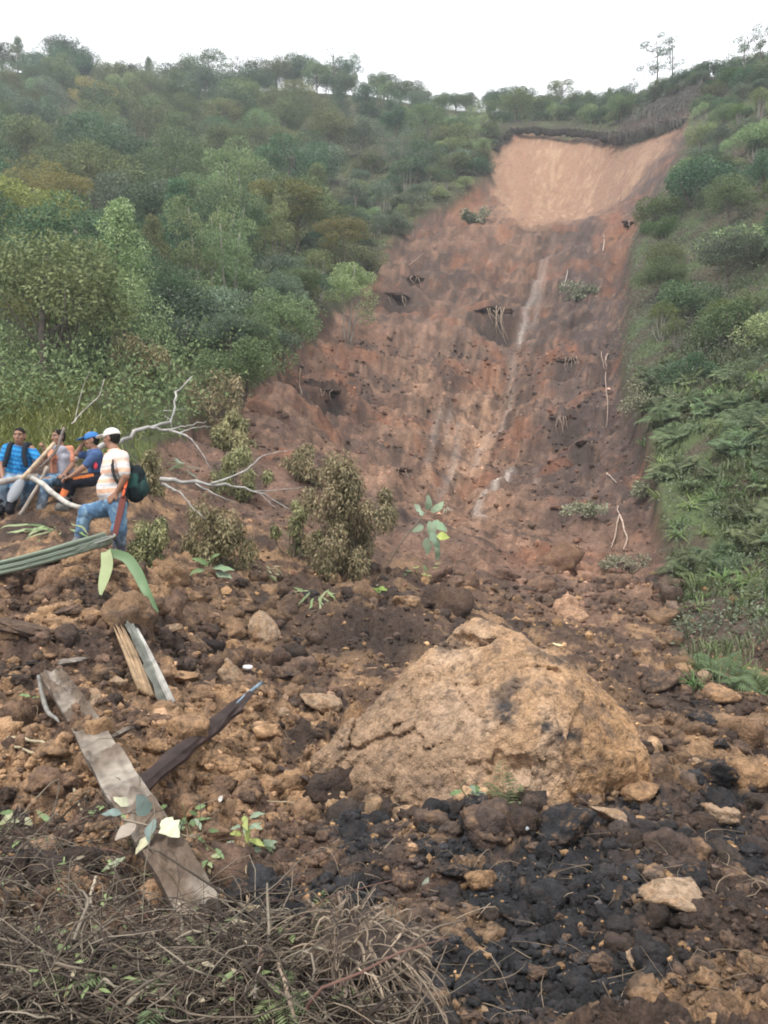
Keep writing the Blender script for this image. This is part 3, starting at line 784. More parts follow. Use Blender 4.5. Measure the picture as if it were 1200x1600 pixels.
for k, lf, px, Y, h, lb, w in spec:
    add_tree(k, lf, px, Y, h, 'trees on the wooded hillside' if px < 960 else 'trees and shrubs on the right bank', lb, w)
    taken.append((px, Y))

def forest():
    """dart throwing over the wooded slope; the dense middle comes first"""
    n = 0
    pts = []
    tries = 0
    for px in np.arange(-40, 985, 26):       # the skyline row
        Y = rng.uniform(136, 148) if px < 640 else rng.uniform(126, 138) if px < 860 else rng.uniform(116, 126); h = rng.uniform(3.5, 6.5) * (.75 if px > 560 else 1) * (.7 if px > 840 else 1)
        pts.append(((px - 600) / F * Y, Y, h * .5))
        add_tree(rng.choice(['round', 'round', 'spread', 'slim', 'sparse'], p=[.35, .25, .15, .15, .1]), rng.choice(['leaf_dark', 'leaf_olive', 'leaf_grey'], p=[.5, .3, .2]), px + rng.uniform(-10, 10), Y, h, wide=rng.uniform(1.1, 1.7))
    while tries < 12000 and n < 212:
        tries += 1
        Y = 24 * math.exp(rng.random() ** .75 * math.log(152 / 24)); px = rng.uniform(-70, 985)
        z = float(base_z(px, Y)); py = HOR - F * z / Y
        lev = float(np.interp(py, L_EDGE[:, 0], L_EDGE[:, 1]))
        edge_y = 106 + float(np.interp(px, [700, 740, 850, 900, 960, 1010], [4, 4, 0, -3, -8, -11]))
        if Y < edge_y and px > lev - 14: continue
        if Y < 34 and px < 150 and rng.random() < .6: continue
        h = rng.uniform(4.4, 6.8) if Y > 90 else rng.uniform(4.6, 7.6) if Y > 60 else rng.uniform(3.4, 6.2)
        nearedge = px > lev - 110 and Y < edge_y
        if nearedge: h *= rng.uniform(.35, .62)
        if px > 560 and Y > edge_y: h *= rng.uniform(.5, .8)
        sp = max(2.0, h * .56)
        x = (px - 600) / F * Y
        if any((x - a) ** 2 + ((Y - b) * .75) ** 2 < ((sp + c) * .5) ** 2 for a, b, c in pts): continue
        if any((x - (a - 600) / F * b) ** 2 + (Y - b) ** 2 < 5.0 for a, b in taken): continue
        pts.append((x, Y, sp)); n += 1
        hue = float(fbm2(np.array([x * .05]), np.array([Y * .05]), 2, 77)[0]) + rng.normal() * .45
        if nearedge:
            k = rng.choice(['bush', 'bush', 'slim', 'round', 'drytree']); lf = rng.choice(['leaf_grey', 'leaf_olive', 'leaf_pale', 'leaf_dark', 'leaf_grey'])
        else:
            k = rng.choice(['round', 'round', 'round', 'spread', 'slim', 'tall'], p=[.24, .24, .23, .17, .07, .05])
            lf = 'leaf_dark' if hue < -.15 else 'leaf_olive' if hue < .35 else ('leaf_yellow' if k == 'spread' else 'leaf_grey' if rng.random() < .5 else 'leaf_pale')
            if Y > 85 and lf in ('leaf_yellow', 'leaf_pale') and rng.random() < .7: lf = 'leaf_olive'
        add_tree(k, lf, px, Y, h, wide=rng.uniform(.95, 1.3))
forest()

def spur_shrubs():
    pts = []; n = tries = 0
    while tries < 4000 and n < 92:
        tries += 1
        py = rng.uniform(225, 640); lev = float(np.interp(py, L_EDGE[:, 0], L_EDGE[:, 1])); px = lev - 8 - abs(rng.normal()) * 75
        Y = float(many(np.array([px]), np.array([py]))[0]); h = rng.uniform(1.0, 2.4); x = (px - 600) / F * Y
        if any((x - a) ** 2 + ((Y - b) * .6) ** 2 < ((h + c) * .42) ** 2 for a, b, c in pts): continue
        pts.append((x, Y, h)); n += 1
        add_tree(rng.choice(['bush', 'bush', 'bush', 'drytree', 'round']), rng.choice(['leaf_grey', 'leaf_olive', 'leaf_pale', 'leaf_dark'], p=[.4, .3, .15, .15]), px, Y, h, wide=rng.uniform(1.1, 1.6))
spur_shrubs()

def right_bank():
    pts = []; n = tries = 0
    while tries < 9000 and n < 96:
        tries += 1
        px = rng.uniform(965, 1290); Y = rng.uniform(26, 96)
        z = float(base_z(px, Y)); py = HOR - F * z / Y
        rev = float(np.interp(py, R_EDGE[:, 0], R_EDGE[:, 1]))
        if px < rev + 8 + 1.1 * F / Y or py > 600 + (60 if px < 1080 else 0) or py < 60: continue
        small = py < 330 or py > 520
        h = rng.uniform(1.2, 2.3) if small else rng.uniform(2.2, 4.2)
        if Y > 82: h = rng.uniform(1.2, 2.4)
        sp = h * .78
        x = (px - 600) / F * Y
        if any((x - a) ** 2 + ((Y - b) * .6) ** 2 < ((sp + c) * .5) ** 2 for a, b, c in pts): continue
        pts.append((x, Y, sp)); n += 1
        k = rng.choice(['bush', 'round', 'bush', 'round']) if not small else rng.choice(['bush', 'bush', 'bush', 'bush', 'drytree'])
        lf = rng.choice(['leaf_dark', 'leaf_olive', 'leaf_pale', 'leaf_grey', 'leaf_bright'], p=[.22, .25, .2, .18, .15])
        add_tree(k, lf, px, Y, h, 'trees and shrubs on the right bank', wide=rng.uniform(1.0, 1.35))
right_bank()
def rim_and_bank():
    for px in np.arange(782, 985, 13.0):
        Y = float(np.interp(px, [782, 850, 900, 960, 985], [112, 108.5, 106, 101.5, 101])) + rng.uniform(0, 5)
        add_tree(rng.choice(['bush', 'bush', 'round']), rng.choice(['leaf_dark', 'leaf_olive', 'leaf_pale', 'leaf_grey'], p=[.4, .25, .2, .15]), px + rng.uniform(-5, 5), Y, rng.uniform(1.4, 2.6), 'trees on the wooded hillside', wide=rng.uniform(1.2, 1.6))
    for px in np.arange(984, 1100, 8.0):
        Y = float(np.interp(px, [984, 1020, 1068, 1100], [99.2, 96, 92.8, 90.5])) + rng.uniform(0, 4)
        add_tree(rng.choice(['bush', 'drytree', 'bush']), rng.choice(['leaf_grey', 'leaf_olive', 'leaf_dark'], p=[.5, .3, .2]), px + rng.uniform(-4, 4), Y, rng.uniform(1.2, 2.2), 'trees and shrubs on the right bank', wide=rng.uniform(1.1, 1.5))
rim_and_bank()

# ------------------------------------------------------------------ undergrowth (uncountable)
def undergrowth():
    for nm, lb, leaf, pick, n, size in (
        ('undergrowth', 'dense green undergrowth between the trees of the wooded hillside', 'leaf_olive', 'L', 3600, .26),
        ('ground_cover', 'mat of low green creepers on the steep right bank', 'leaf_grey', 'R', 2600, .16)):
        mb = MB(); k = 0; tries = 0
        while k < n and tries < 90000:
            tries += 1
            if pick == 'L':
                Y = 19 * math.exp(rng.random() * math.log(160 / 19)); px = rng.uniform(-120, 1010)
            else:
                Y = 13 * math.exp(rng.random() * math.log(100 / 13)); px = rng.uniform(960, 1320)
            z = float(base_z(px, Y)); py = HOR - F * z / Y
            lev = float(np.interp(py, L_EDGE[:, 0], L_EDGE[:, 1])); rev = float(np.interp(py, R_EDGE[:, 0], R_EDGE[:, 1]))
            if pick == 'L':
                if Y < 95 and k % 3 == 0: continue
                ey = 105 + float(np.interp(px, [700, 740, 850, 900, 960, 1010], [4, 4, 0, -3, -8, -11]))
                if Y < ey and px > lev - rng.uniform(-6, 16): continue
                s = rng.uniform(.7, 1.9) * (min(1, Y / 40 + .3) if Y < 95 else 1.35)
            else:
                if px < rev + rng.uniform(-6, 20) and Y < 90: continue
                if rng.random() < sst(540, 680, py) * .86: continue
                s = rng.uniform(.3, .95) * min(1.2, Y / 40 + .25)
            p = on(px, Y)
            clump_leaves(mb, p + [0, 0, s * .4], (s, s, s * .75), 20 if pick == 'L' else 16, size * (.5 + .5 * min(1, Y / 50)), vbase=.2 + .55 * rng.random(), shell=.3)
            k += 1
        tag(mb.build(nm, M[leaf], None, False), lb, 'undergrowth' if pick == 'L' else 'ground cover', None, 'stuff')
    # dry vines hanging over the head scarp
    mb = MB()
    for i in range(2600):
        px = rng.uniform(975, 1105); Y = float(np.interp(px, [975, 985, 1020, 1068, 1105], [98.5, 98, 94.3, 91.5, 89])) + rng.uniform(-1.2, 1.0)
        p = on(px, Y + rng.uniform(0, 2.2), .2); L = rng.uniform(.8, 3.2)
        q = p + np.array([rng.normal() * .25, -.35 - .3 * rng.random(), -L])
        mb.tube(curve(p, q, (rng.normal() * .12, -.25, .15), 4), [.04, .035, .03, .01], 3, col=np.ones(3) * np.clip(rng.normal(.35, .25), 0, 1), cap=False)
    tag(mb.build('hanging_vines', M['vine_dry'], None, False), 'grey dry vines and roots hanging over the dark head scarp', 'hanging vines', None, 'stuff')
undergrowth()
def rim_turf():
    mb = MB(); gr = MB()
    for i in range(150):
        px = rng.uniform(772, 1078); py = float(np.interp(px, [772, 800, 850, 900, 965, 985, 1010, 1068, 1078], [240, 208, 208, 211, 218, 215, 208, 192, 190]))
        Y = float(many(np.array([px]), np.array([py + 2]))[0]); p = P(px, py - rng.uniform(-3, 3), Y - .3); r = rng.uniform(.35, .8) * (1.2 if px > 945 else .38)
        v = unit(rng.normal(size=(40, 3))); W = v * (1 + .25 * rng.normal(size=(40, 1))) * np.array([r * 1.2, r * .7, r * .6]) + p
        bm = bmesh.new(); [bm.verts.new(q) for q in W]; h = bmesh.ops.convex_hull(bm, input=bm.verts); bm.verts.ensure_lookup_table(); bm.verts.index_update()
        mb.add(np.array([q.co for q in bm.verts]), [[q.index for q in f.verts] for f in bm.faces], None, np.array([.05, .036, .028]) * rng.uniform(.6, 1.4)); bm.free()
        for j in range(26):
            a = p + rng.normal(size=3) * np.array([r * .9, r * .3, r * .15]) + [0, -.2, r * .45]; L = rng.uniform(.3, 1.1) * (1.8 if px > 985 else .8 if px > 945 else .35)
            gr.tube(curve(a, a + np.array([rng.normal() * .15, -.45, -L]), (0, -.25, .2), 4), [.03, .028, .02, .008], 3, np.ones(3) * np.clip(rng.normal(.4, .25), 0, 1), False)
    tag(mb.build('rim_turf', M['clod']), 'dark turf lip overhanging the rim of the tan bowl', 'turf lip', None, 'stuff')
    tag(gr.build('rim_grass', M['vine_dry'], None, False), 'dry grass and roots drooping over the turf lip of the tan bowl', 'dry grass', None, 'stuff')
rim_turf()

# ------------------------------------------------------------------ ferns and grass of the right slope
def blade(mb, base, ang, L, W, arch, tone, segs=4):
    t = np.linspace(0, 1, segs + 1)
    d = np.array([math.cos(ang), math.sin(ang), 0])
    pts = base + d[None, :] * (t * L * arch)[:, None] + np.array([0, 0, 1.0])[None, :] * (L * (t * (1.25 - arch * .75) - .75 * arch * t ** 2))[:, None]
    sd = np.array([-d[1], d[0], 0]) * W
    w = np.sin(np.clip(t * .9 + .12, 0, 1) * math.pi)[:, None]
    V = np.empty((2 * (segs + 1), 3)); V[0::2] = pts - sd * w * .5; V[1::2] = pts + sd * w * .5
    q = [[2 * i, 2 * i + 1, 2 * i + 3, 2 * i + 2] for i in range(segs)]
    mb.add(V, None, q, np.ones(3) * tone)

def frond(mb, base, ang, L, arch, tone, pairs=15, pw=.30):
    t = np.linspace(0, 1, pairs + 1)
    d = np.array([math.cos(ang), math.sin(ang), 0]); sd = np.array([-d[1], d[0], 0])
    pts = base + d[None, :] * (t * L * arch)[:, None] + np.array([0, 0, 1.0])[None, :] * (L * (t * (1.2 - arch * .6) - .8 * arch * t ** 2))[:, None]
    mb.tube(pts, np.linspace(.008, .003, pairs + 1) * L, 3, np.ones(3) * tone * .8, False)
    tan = unit(np.gradient(pts, axis=0))
    for s in (-1, 1):
        l = L * pw * np.sin(np.clip(.15 + t[1:] * .85, 0, 1) * math.pi) ** .8 + .01
        ax = unit(sd[None, :] * s + tan[1:] * .45 + np.array([0, 0, -.25]))
        nm = np.tile(np.cross(sd, d) * -1, (pairs, 1)) + rng.normal(size=(pairs, 3)) * .25
        V, T = leaf_quads(pts[1:], ax, nm, l, np.full(pairs, L * .8 / pairs), .1)
        mb.add(V, T, None, np.repeat(np.clip(tone + rng.normal(size=pairs) * .1, 0, 1), 4)[:, None] * np.ones(3))

def fern_mesh(seed, n=9):
    mb = MB()
    for i in range(n):
        frond(mb, np.array([0, 0, 0.0]), i * 6.28 / n + rng.normal() * .25, .62 + .25 * rng.random(), .42 + .4 * rng.random(), .35 + .4 * rng.random())
    return mb.mesh('fern', M['fern'], False)
def tuft_mesh(n=26, L=.55, W=.03, mat='leaf_bright'):
    mb = MB()
    for i in range(n):
        blade(mb, rng.normal(size=3) * [.04, .04, 0], rng.random() * 6.28, L * (.6 + .6 * rng.random()), W * (.7 + .6 * rng.random()), .5 + .4 * rng.random(), .2 + .6 * rng.random())
    return mb.mesh('grass_tuft', M[mat], False)
FERNS = [fern_mesh(i) for i in range(4)]
TUFTS = [tuft_mesh() for i in range(3)]
def slope_place(px, py):
    v = 'below the shrubs' if py < 640 else 'above the middle' if py < 710 else 'midway down' if py < 780 else 'below the middle' if py < 860 else 'low down' if py < 950 else 'at the foot'
    h = 'by the scar' if px < 1075 else 'at frame edge' if px > 1150 else 'mid-width'
    return f'{v} on right slope {h}'

def right_slope():
    pts = []; n = tries = 0
    while tries < 5000 and n < 118:
        tries += 1
        px = rng.uniform(985, 1235); py = rng.uniform(560, 1090)
        rev = float(np.interp(py, R_EDGE[:, 0], R_EDGE[:, 1]))
        if px < rev + 4 + 30 * rng.random(): continue
        if py > 930 and rng.random() < .6: continue
        band = .5 + .5 * math.sin((py - .35 * (px - 1000)) * .045)
        if rng.random() > .12 + .9 * band ** 1.5: continue
        Y = float(many(np.array([px]), np.array([py]))[0])
        mn = 18 if py > 700 else 15
        if any((px - a) ** 2 + ((py - b) * 1.3) ** 2 < mn ** 2 for a, b in pts): continue
        pts.append((px, py)); n += 1
        isf = rng.random() < (.55 if py < 900 else .25)
        p = at(px, py, .0)
        s = (.75 + .5 * rng.random()) * (.9 if py > 760 else 1.2) * (.7 if py > 930 else 1)
        me = FERNS[rng.integers(4)] if isf else TUFTS[rng.integers(3)]
        o = link('fern' if isf else 'grass_tuft', me); o.location = p; o.rotation_euler = Matrix.Rotation(.45 + rng.normal() * .12, 3, Vector((1, -.5, 0)).normalized()).to_euler(); o.rotation_euler.rotate_axis('Z', rng.random() * 6.28); o.scale = (s, s, s * 1.05)
        tag(o, None, 'fern' if isf else 'grass tuft', 'ferns on the right slope' if isf else 'grass tufts on the right slope')
        REG.append((o, 'green fern' if isf else 'bright grass tuft', slope_place(px, py), px, py))
right_slope()

def grasses():
    mb = MB()
    n = 0
    while n < 9500:
        px = rng.uniform(980, 1260); py = rng.uniform(540, 1100)
        rev = float(np.interp(py, R_EDGE[:, 0], R_EDGE[:, 1]))
        if px < rev + 6 + 12 * rng.random(): continue
        if rng.random() < .75 * sst(860, 960, py): continue
        if float(fbm2(np.array([px * .02]), np.array([py * .03]), 3, 55)[0]) < -.12: continue
        Y = float(many(np.array([px]), np.array([py]))[0]); p = on(px, Y)
        blade(mb, p, rng.random() * 6.28, rng.uniform(.25, .6), rng.uniform(.015, .03) * (Y / 16), .3 + .5 * rng.random(), rng.random() * .9, 3); n += 1
    tag(mb.build('slope_grass', M['fern'], None, False), 'ragged green grass covering the steep right slope', 'grass', None, 'stuff')
    mb = MB()
    for i in range(6500):
        Y = rng.uniform(13.6, 25); px = rng.uniform(-120, 260 - 3 * (Y - 13))
        if px > 150 and rng.random() < .7: continue
        p = on(px, Y)
        blade(mb, p, rng.random() * 6.28, rng.uniform(.3, .8), rng.uniform(.02, .035), .35 + .4 * rng.random(), np.clip(rng.normal(.55, .3), 0, 1), 3)
    tag(mb.build('tall_grass', M['grass'], None, False), 'tall yellow-green grass behind the seated men', 'grass', None, 'stuff')
grasses()

# ------------------------------------------------------------------ implicit shapes -> one continuous mesh
def surf_nets(S, org, h):
    ins = S < 0
    nx, ny, nz = S.shape
    acc = np.zeros((nx - 1, ny - 1, nz - 1, 3), np.float32); cnt = np.zeros((nx - 1, ny - 1, nz - 1), np.float32)
    quads = []
    def sl(a, o): return a[o[0]:o[0] + nx - 1, o[1]:o[1] + ny - 1, o[2]:o[2] + nz - 1]
    for ax in range(3):
        b, c = [(1, 2), (0, 2), (0, 1)][ax]
        for ob in (0, 1):
            for oc in (0, 1):
                o0 = [0, 0, 0]; o0[b] = ob; o0[c] = oc; o1 = list(o0); o1[ax] = 1
                s0, s1 = sl(S, o0), sl(S, o1); m = (s0 < 0) != (s1 < 0)
                t = np.where(m, s0 / np.where(m, s0 - s1, 1), 0)
                p = np.zeros(acc.shape, np.float32)
                p[..., ax] = t; p[..., b] = ob; p[..., c] = oc
                acc += p * m[..., None]; cnt += m
    act = cnt > 0
    idx = -np.ones(act.shape, np.int64); idx[act] = np.arange(act.sum())
    w = np.argwhere(act)
    V = np.asarray(org) + h * (w + acc[act] / cnt[act][:, None])
    for ax in range(3):
        b, c = [(1, 2), (2, 0), (0, 1)][ax]
        a0 = [slice(1, -1)] * 3; a1 = [slice(1, -1)] * 3
        a0[ax] = slice(0, S.shape[ax] - 1); a1[ax] = slice(1, S.shape[ax])
        i0, i1 = ins[tuple(a0)], ins[tuple(a1)]
        e = np.argwhere(i0 != i1)
        if not len(e): continue
        flip = i0[tuple(e.T)]
        e = e.copy(); e[:, b] += 1; e[:, c] += 1
        def cell(db, dc):
            q = e.copy(); q[:, b] -= db; q[:, c] -= dc
            return idx[tuple(q.T)]
        q = np.stack([cell(1, 1), cell(0, 1), cell(0, 0), cell(1, 0)], 1)
        q[~flip] = q[~flip][:, ::-1]
        quads.append(q)
    return V, np.vstack(quads)

def sdf_mesh(prims, h=.01, k=.03, noise=None, cut=None, pad=.05):
    """prims: ('c', p0, r0, p1, r1) capsules, ('e', centre, radii, axes 3x3 rows or None) ellipsoids; smooth union"""
    lo = np.min([np.min([np.array(p[1]) - p[2], np.array(p[3]) - p[4]], axis=0) if p[0] == 'c' else np.array(p[1]) - np.max(p[2]) for p in prims], axis=0) - pad
    hi = np.max([np.max([np.array(p[1]) + p[2], np.array(p[3]) + p[4]], axis=0) if p[0] == 'c' else np.array(p[1]) + np.max(p[2]) for p in prims], axis=0) + pad
    n = np.ceil((hi - lo) / h).astype(int) + 1
    S = np.full(n, 1.0, np.float32)
    X = [lo[i] + h * np.arange(n[i]) for i in range(3)]
    for p in prims:
        if p[0] == 'c':
            a, r0, b, r1 = np.array(p[1], float), p[2], np.array(p[3], float), p[4]
            l = np.minimum(a - r0, b - r1); u = np.maximum(a + r0, b + r1)
        else:
            a = np.array(p[1], float); l = a - np.max(p[2]); u = a + np.max(p[2])
        m = k + 3 * h
        i0 = np.clip(np.floor((l - m - lo) / h).astype(int), 0, n - 1); i1 = np.clip(np.ceil((u + m - lo) / h).astype(int) + 1, 1, n)
        sl = tuple(slice(i0[j], i1[j]) for j in range(3))
        G = np.stack(np.meshgrid(*[X[j][sl[j]] for j in range(3)], indexing='ij'), -1).astype(np.float32)
        if p[0] == 'c':
            ab = (b - a).astype(np.float32); t = np.clip(((G - a.astype(np.float32)) @ ab) / max(float(ab @ ab), 1e-9), 0, 1)
            d = np.linalg.norm(G - a.astype(np.float32) - t[..., None] * ab, axis=-1) - (r0 + (r1 - r0) * t)
        else:
            q = G - a.astype(np.float32)
            if p[3] is not None: q = q @ np.array(p[3], np.float32).T
            r = np.array(p[2], np.float32); k0 = np.linalg.norm(q / r, axis=-1); k1 = np.linalg.norm(q / r ** 2, axis=-1) + 1e-6
            d = k0 * (k0 - 1) / k1
        o = S[sl]
        hh = np.clip(.5 + .5 * (o - d) / k, 0, 1)
        S[sl] = o + (d - o) * hh - k * hh * (1 - hh)
    if cut is not None or noise is not None:
        G = np.stack(np.meshgrid(*X, indexing='ij'), -1)
        if noise is not None:
            near = np.abs(S) < .12
            S[near] += (noise[0] * fbm3(G[near] * noise[1], 3, 5)).astype(np.float32)
        if cut is not None:
            for pt, nr in cut: S = np.maximum(S, ((G - np.array(pt)) @ np.array(nr, float)).astype(np.float32))
    return surf_nets(S, lo, h)

# ------------------------------------------------------------------ the big clay block
def boulder():
    pts = [P(738,956,5.95), P(690,996,6.05), P(796,972,5.75), P(630,1044,5.9), P(540,1130,5.7), P(484,1185,5.5), P(496,1250,5.5), P(610,1290,5.2), P(790,1295,4.72), P(965,1275,5.25),
           P(888,1040,5.45), P(838,1140,4.93), P(932,1056,5.95), P(1000,1135,5.7), P(1022,1195,5.35), P(760,1000,6.9), P(560,1150,6.7), P(985,1150,6.7), P(500,1320,5.5), P(1020,1320,5.6), P(750,1330,5.0), P(750,1250,7.0)]
    bm = bmesh.new()
    for p in pts: bm.verts.new(p)
    r = bmesh.ops.convex_hull(bm, input=bm.verts)
    bm.normal_update()
    cen = np.mean(pts, axis=0)
    pl = []
    for f in bm.faces:
        nn = np.array(f.normal); c = np.array(f.calc_center_median())
        if nn @ (c - cen) < 0: nn = -nn
        if not any(nn @ q[0] > .996 for q in pl): pl.append((nn, nn @ c))
    bm.free()
    pts = np.array(pts); lo = pts.min(0) - .12; hi = pts.max(0) + .12; h = .0155
    n = np.ceil((hi - lo) / h).astype(int)
    G = np.stack(np.meshgrid(*[lo[i] + h * np.arange(n[i]) for i in range(3)], indexing='ij'), -1).astype(np.float32)
    kk = .013
    S = np.zeros(G.shape[:3], np.float32)
    for nn, d in pl: S += np.exp(np.clip(((G @ nn.astype(np.float32)) - d) / kk, -40, 40))
    S = kk * np.log(S + 1e-12)
    def carve(c, rad, S):
        q = (G - np.array(c, np.float32)) / np.array(rad, np.float32)
        d = (np.linalg.norm(q, axis=-1) - 1) * min(rad)
        return np.maximum(S, -d)
    S = carve(P(735, 1212, 4.74), (.46, .26, .10), S)
    S = carve(P(905, 1215, 4.7), (.22, .22, .10), S)
    S = carve(P(690, 1003, 5.75), (.16, .16, .06), S)
    near = np.abs(S) < .115
    g = G[near].astype(float)
    a = .042 * fbm3(g * 2.3, 4, 3) + .075 * np.abs(fbm3(g * 4.5, 5, 9, .65)) + .030 * np.abs(fbm3(g * 13, 3, 19, .65)) + .022 * fbm3(g * 15, 3, 10, .65)
    ridge = g @ np.array([.55, -.2, .8])
    a += .016 * np.abs(vn3(np.stack([ridge * 9, g[:, 0] * 2, g[:, 2] * 2], -1), 12))
    wn = np.stack([fbm3(g * 2.5 + 9 * i, 3, 60 + i) for i in range(3)], -1) * .16
    for i, (cp, cn) in enumerate(((P(730, 1100, 5.2), (.8, .25, .55)), (P(600, 1150, 5.4), (.35, .2, -.92)), (P(900, 1120, 5.3), (.9, -.1, -.4)), (P(690, 1010, 5.8), (.2, .3, .93)), (P(560, 1130, 5.5), (.85, .2, -.45)), (P(820, 1060, 5.3), (-.3, .2, .93)))):
        dd = np.abs((g + wn - np.array(cp)) @ unit(np.array(cn, float))); rr = np.linalg.norm(g - np.array(cp), axis=1)
        a += .030 * np.exp(-(dd / .012) ** 2) * sst(.75, .25, rr)
        a += .013 * np.sign((g + wn - np.array(cp)) @ unit(np.array(cn, float))) * sst(.7, .2, rr)
    S[near] += a.astype(np.float32)
    V, Qd = surf_nets(S, lo, h)
    px = 600 + F * V[:, 0] / V[:, 1]; py = HOR - F * V[:, 2] / V[:, 1]
    n1 = fbm3(V * 2.2, 4, 21); n2 = fbm3(V * 7, 4, 22, .65); n3 = fbm3(V * 22, 3, 23, .7)
    col = np.tile(np.array([.345, .218, .125]), (len(V), 1))
    col = mixc(col, np.array([.41, .285, .19]), sst(-.1, .4, n1 + .3 * n2))
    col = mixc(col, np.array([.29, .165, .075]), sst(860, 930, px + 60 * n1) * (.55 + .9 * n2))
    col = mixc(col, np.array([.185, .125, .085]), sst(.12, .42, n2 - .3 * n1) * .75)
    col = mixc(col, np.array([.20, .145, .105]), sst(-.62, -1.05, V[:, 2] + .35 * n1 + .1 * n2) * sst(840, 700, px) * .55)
    cr = np.maximum.reduce([blob(px, py, 790, 1110, 22, 24), blob(px, py, 842, 1135, 34, 14), blob(px, py, 885, 1150, 22, 10), blob(px, py, 880, 1035, 40, 14) * .7, blob(px, py, 700, 1010, 45, 10) * .6, blob(px, py, 800, 1090, 14, 40) * .6])
    col = mixc(col, np.array([.045, .042, .042]), cr * sst(-.25, .2, n2 + n3 * .5 + .4 * (cr - .4)) * 1.2)
    col = mixc(col, np.array([.10, .07, .05]), sst(.3, .5, n3 + .5 * n2) * .7)
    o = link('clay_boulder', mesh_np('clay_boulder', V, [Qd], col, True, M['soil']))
    tag(o, 'huge tan clay block with an undercut base, lying in the middle of the debris', 'boulder')
boulder()

# ------------------------------------------------------------------ clods and stones
def ico(sub):
    bm = bmesh.new(); bmesh.ops.create_icosphere(bm, subdivisions=sub, radius=1.0)
    V = np.array([v.co for v in bm.verts]); T = np.array([[v.index for v in f.verts] for f in bm.faces]); bm.free()
    return V, T
ICO1, ICO2, ICO3, ICO4 = ico(1), ico(2), ico(3), ico(4)

def chunk(seed, rough=.14, planes=11, src=None, flat=.75):
    r = np.random.default_rng(seed)
    V, T = src or ICO4
    nrm = unit(r.normal(size=(planes, 3))); d = .62 + .35 * r.random(planes)
    dots = V @ nrm.T
    rad = np.min(np.where(dots > .05, d[None, :] / np.maximum(dots, .05), 1.25), axis=1)
    rad = np.minimum(rad, 1.2)
    rad = rad * (1 + rough * fbm3(V * 1.8 + seed, 3, seed) + rough * .9 * fbm3(V * 5 + seed, 3, seed + 1, .65))
    W = V * rad[:, None] * np.array([1, .85, flat])
    return W, T
CLODC = {'ochre': (.27,.165,.09), 'tan': (.30,.215,.145), 'brown': (.10,.066,.047), 'black': (.024,.024,.026), 'red': (.20,.105,.068), 'grey': (.21,.185,.16)}
_clod = {}
def clod_mesh(i, c):
    if (i, c) not in _clod:
        W, T = chunk(i * 7 + 3, rough=.22 if c in ('black', 'brown') else .13, flat=(.7, .8, .55, .9, .65, .45, .8, .75)[i % 8])
        n = fbm3(W * 2.5 + i, 3, i + 40, .6); n2 = fbm3(W * 9 + i, 3, i + 41, .7)
        col = np.tile(np.array(CLODC[c]), (len(W), 1))
        other = {'ochre': 'brown', 'tan': 'ochre', 'brown': 'black', 'black': 'brown', 'red': 'brown', 'grey': 'brown'}[c]
        col = mixc(col, np.array(CLODC[other]), sst(.0, .45, n + .4 * n2) * .8)
        col = mixc(col, np.array(CLODC['ochre']), sst(.25, .5, n2) * .5)
        _clod[(i, c)] = mesh_np('clod', W, [T], col, True, M['clod'])
    return _clod[(i, c)]

def put_clod(i, c, px, py, rpx, label=None, name='clod', sink=.25, squash=1.0, rz=None, tilt=.35, cat=None, wide=1.0, group='clods and stones strewn over the debris'):
    p = at(px, py); r = rpx * p[1] / F
    o = link(name, clod_mesh(i, c))
    o.location = p + np.array([0, r * .4, r * (.5 - sink)])
    o.rotation_euler = (rng.normal() * tilt, rng.normal() * tilt, rng.random() * 6.28 if rz is None else rz)
    o.scale = (r * wide, r, r * squash)
    tag(o, label, cat or ('stone' if name == 'stone' else 'clod'), group)
    return o, p

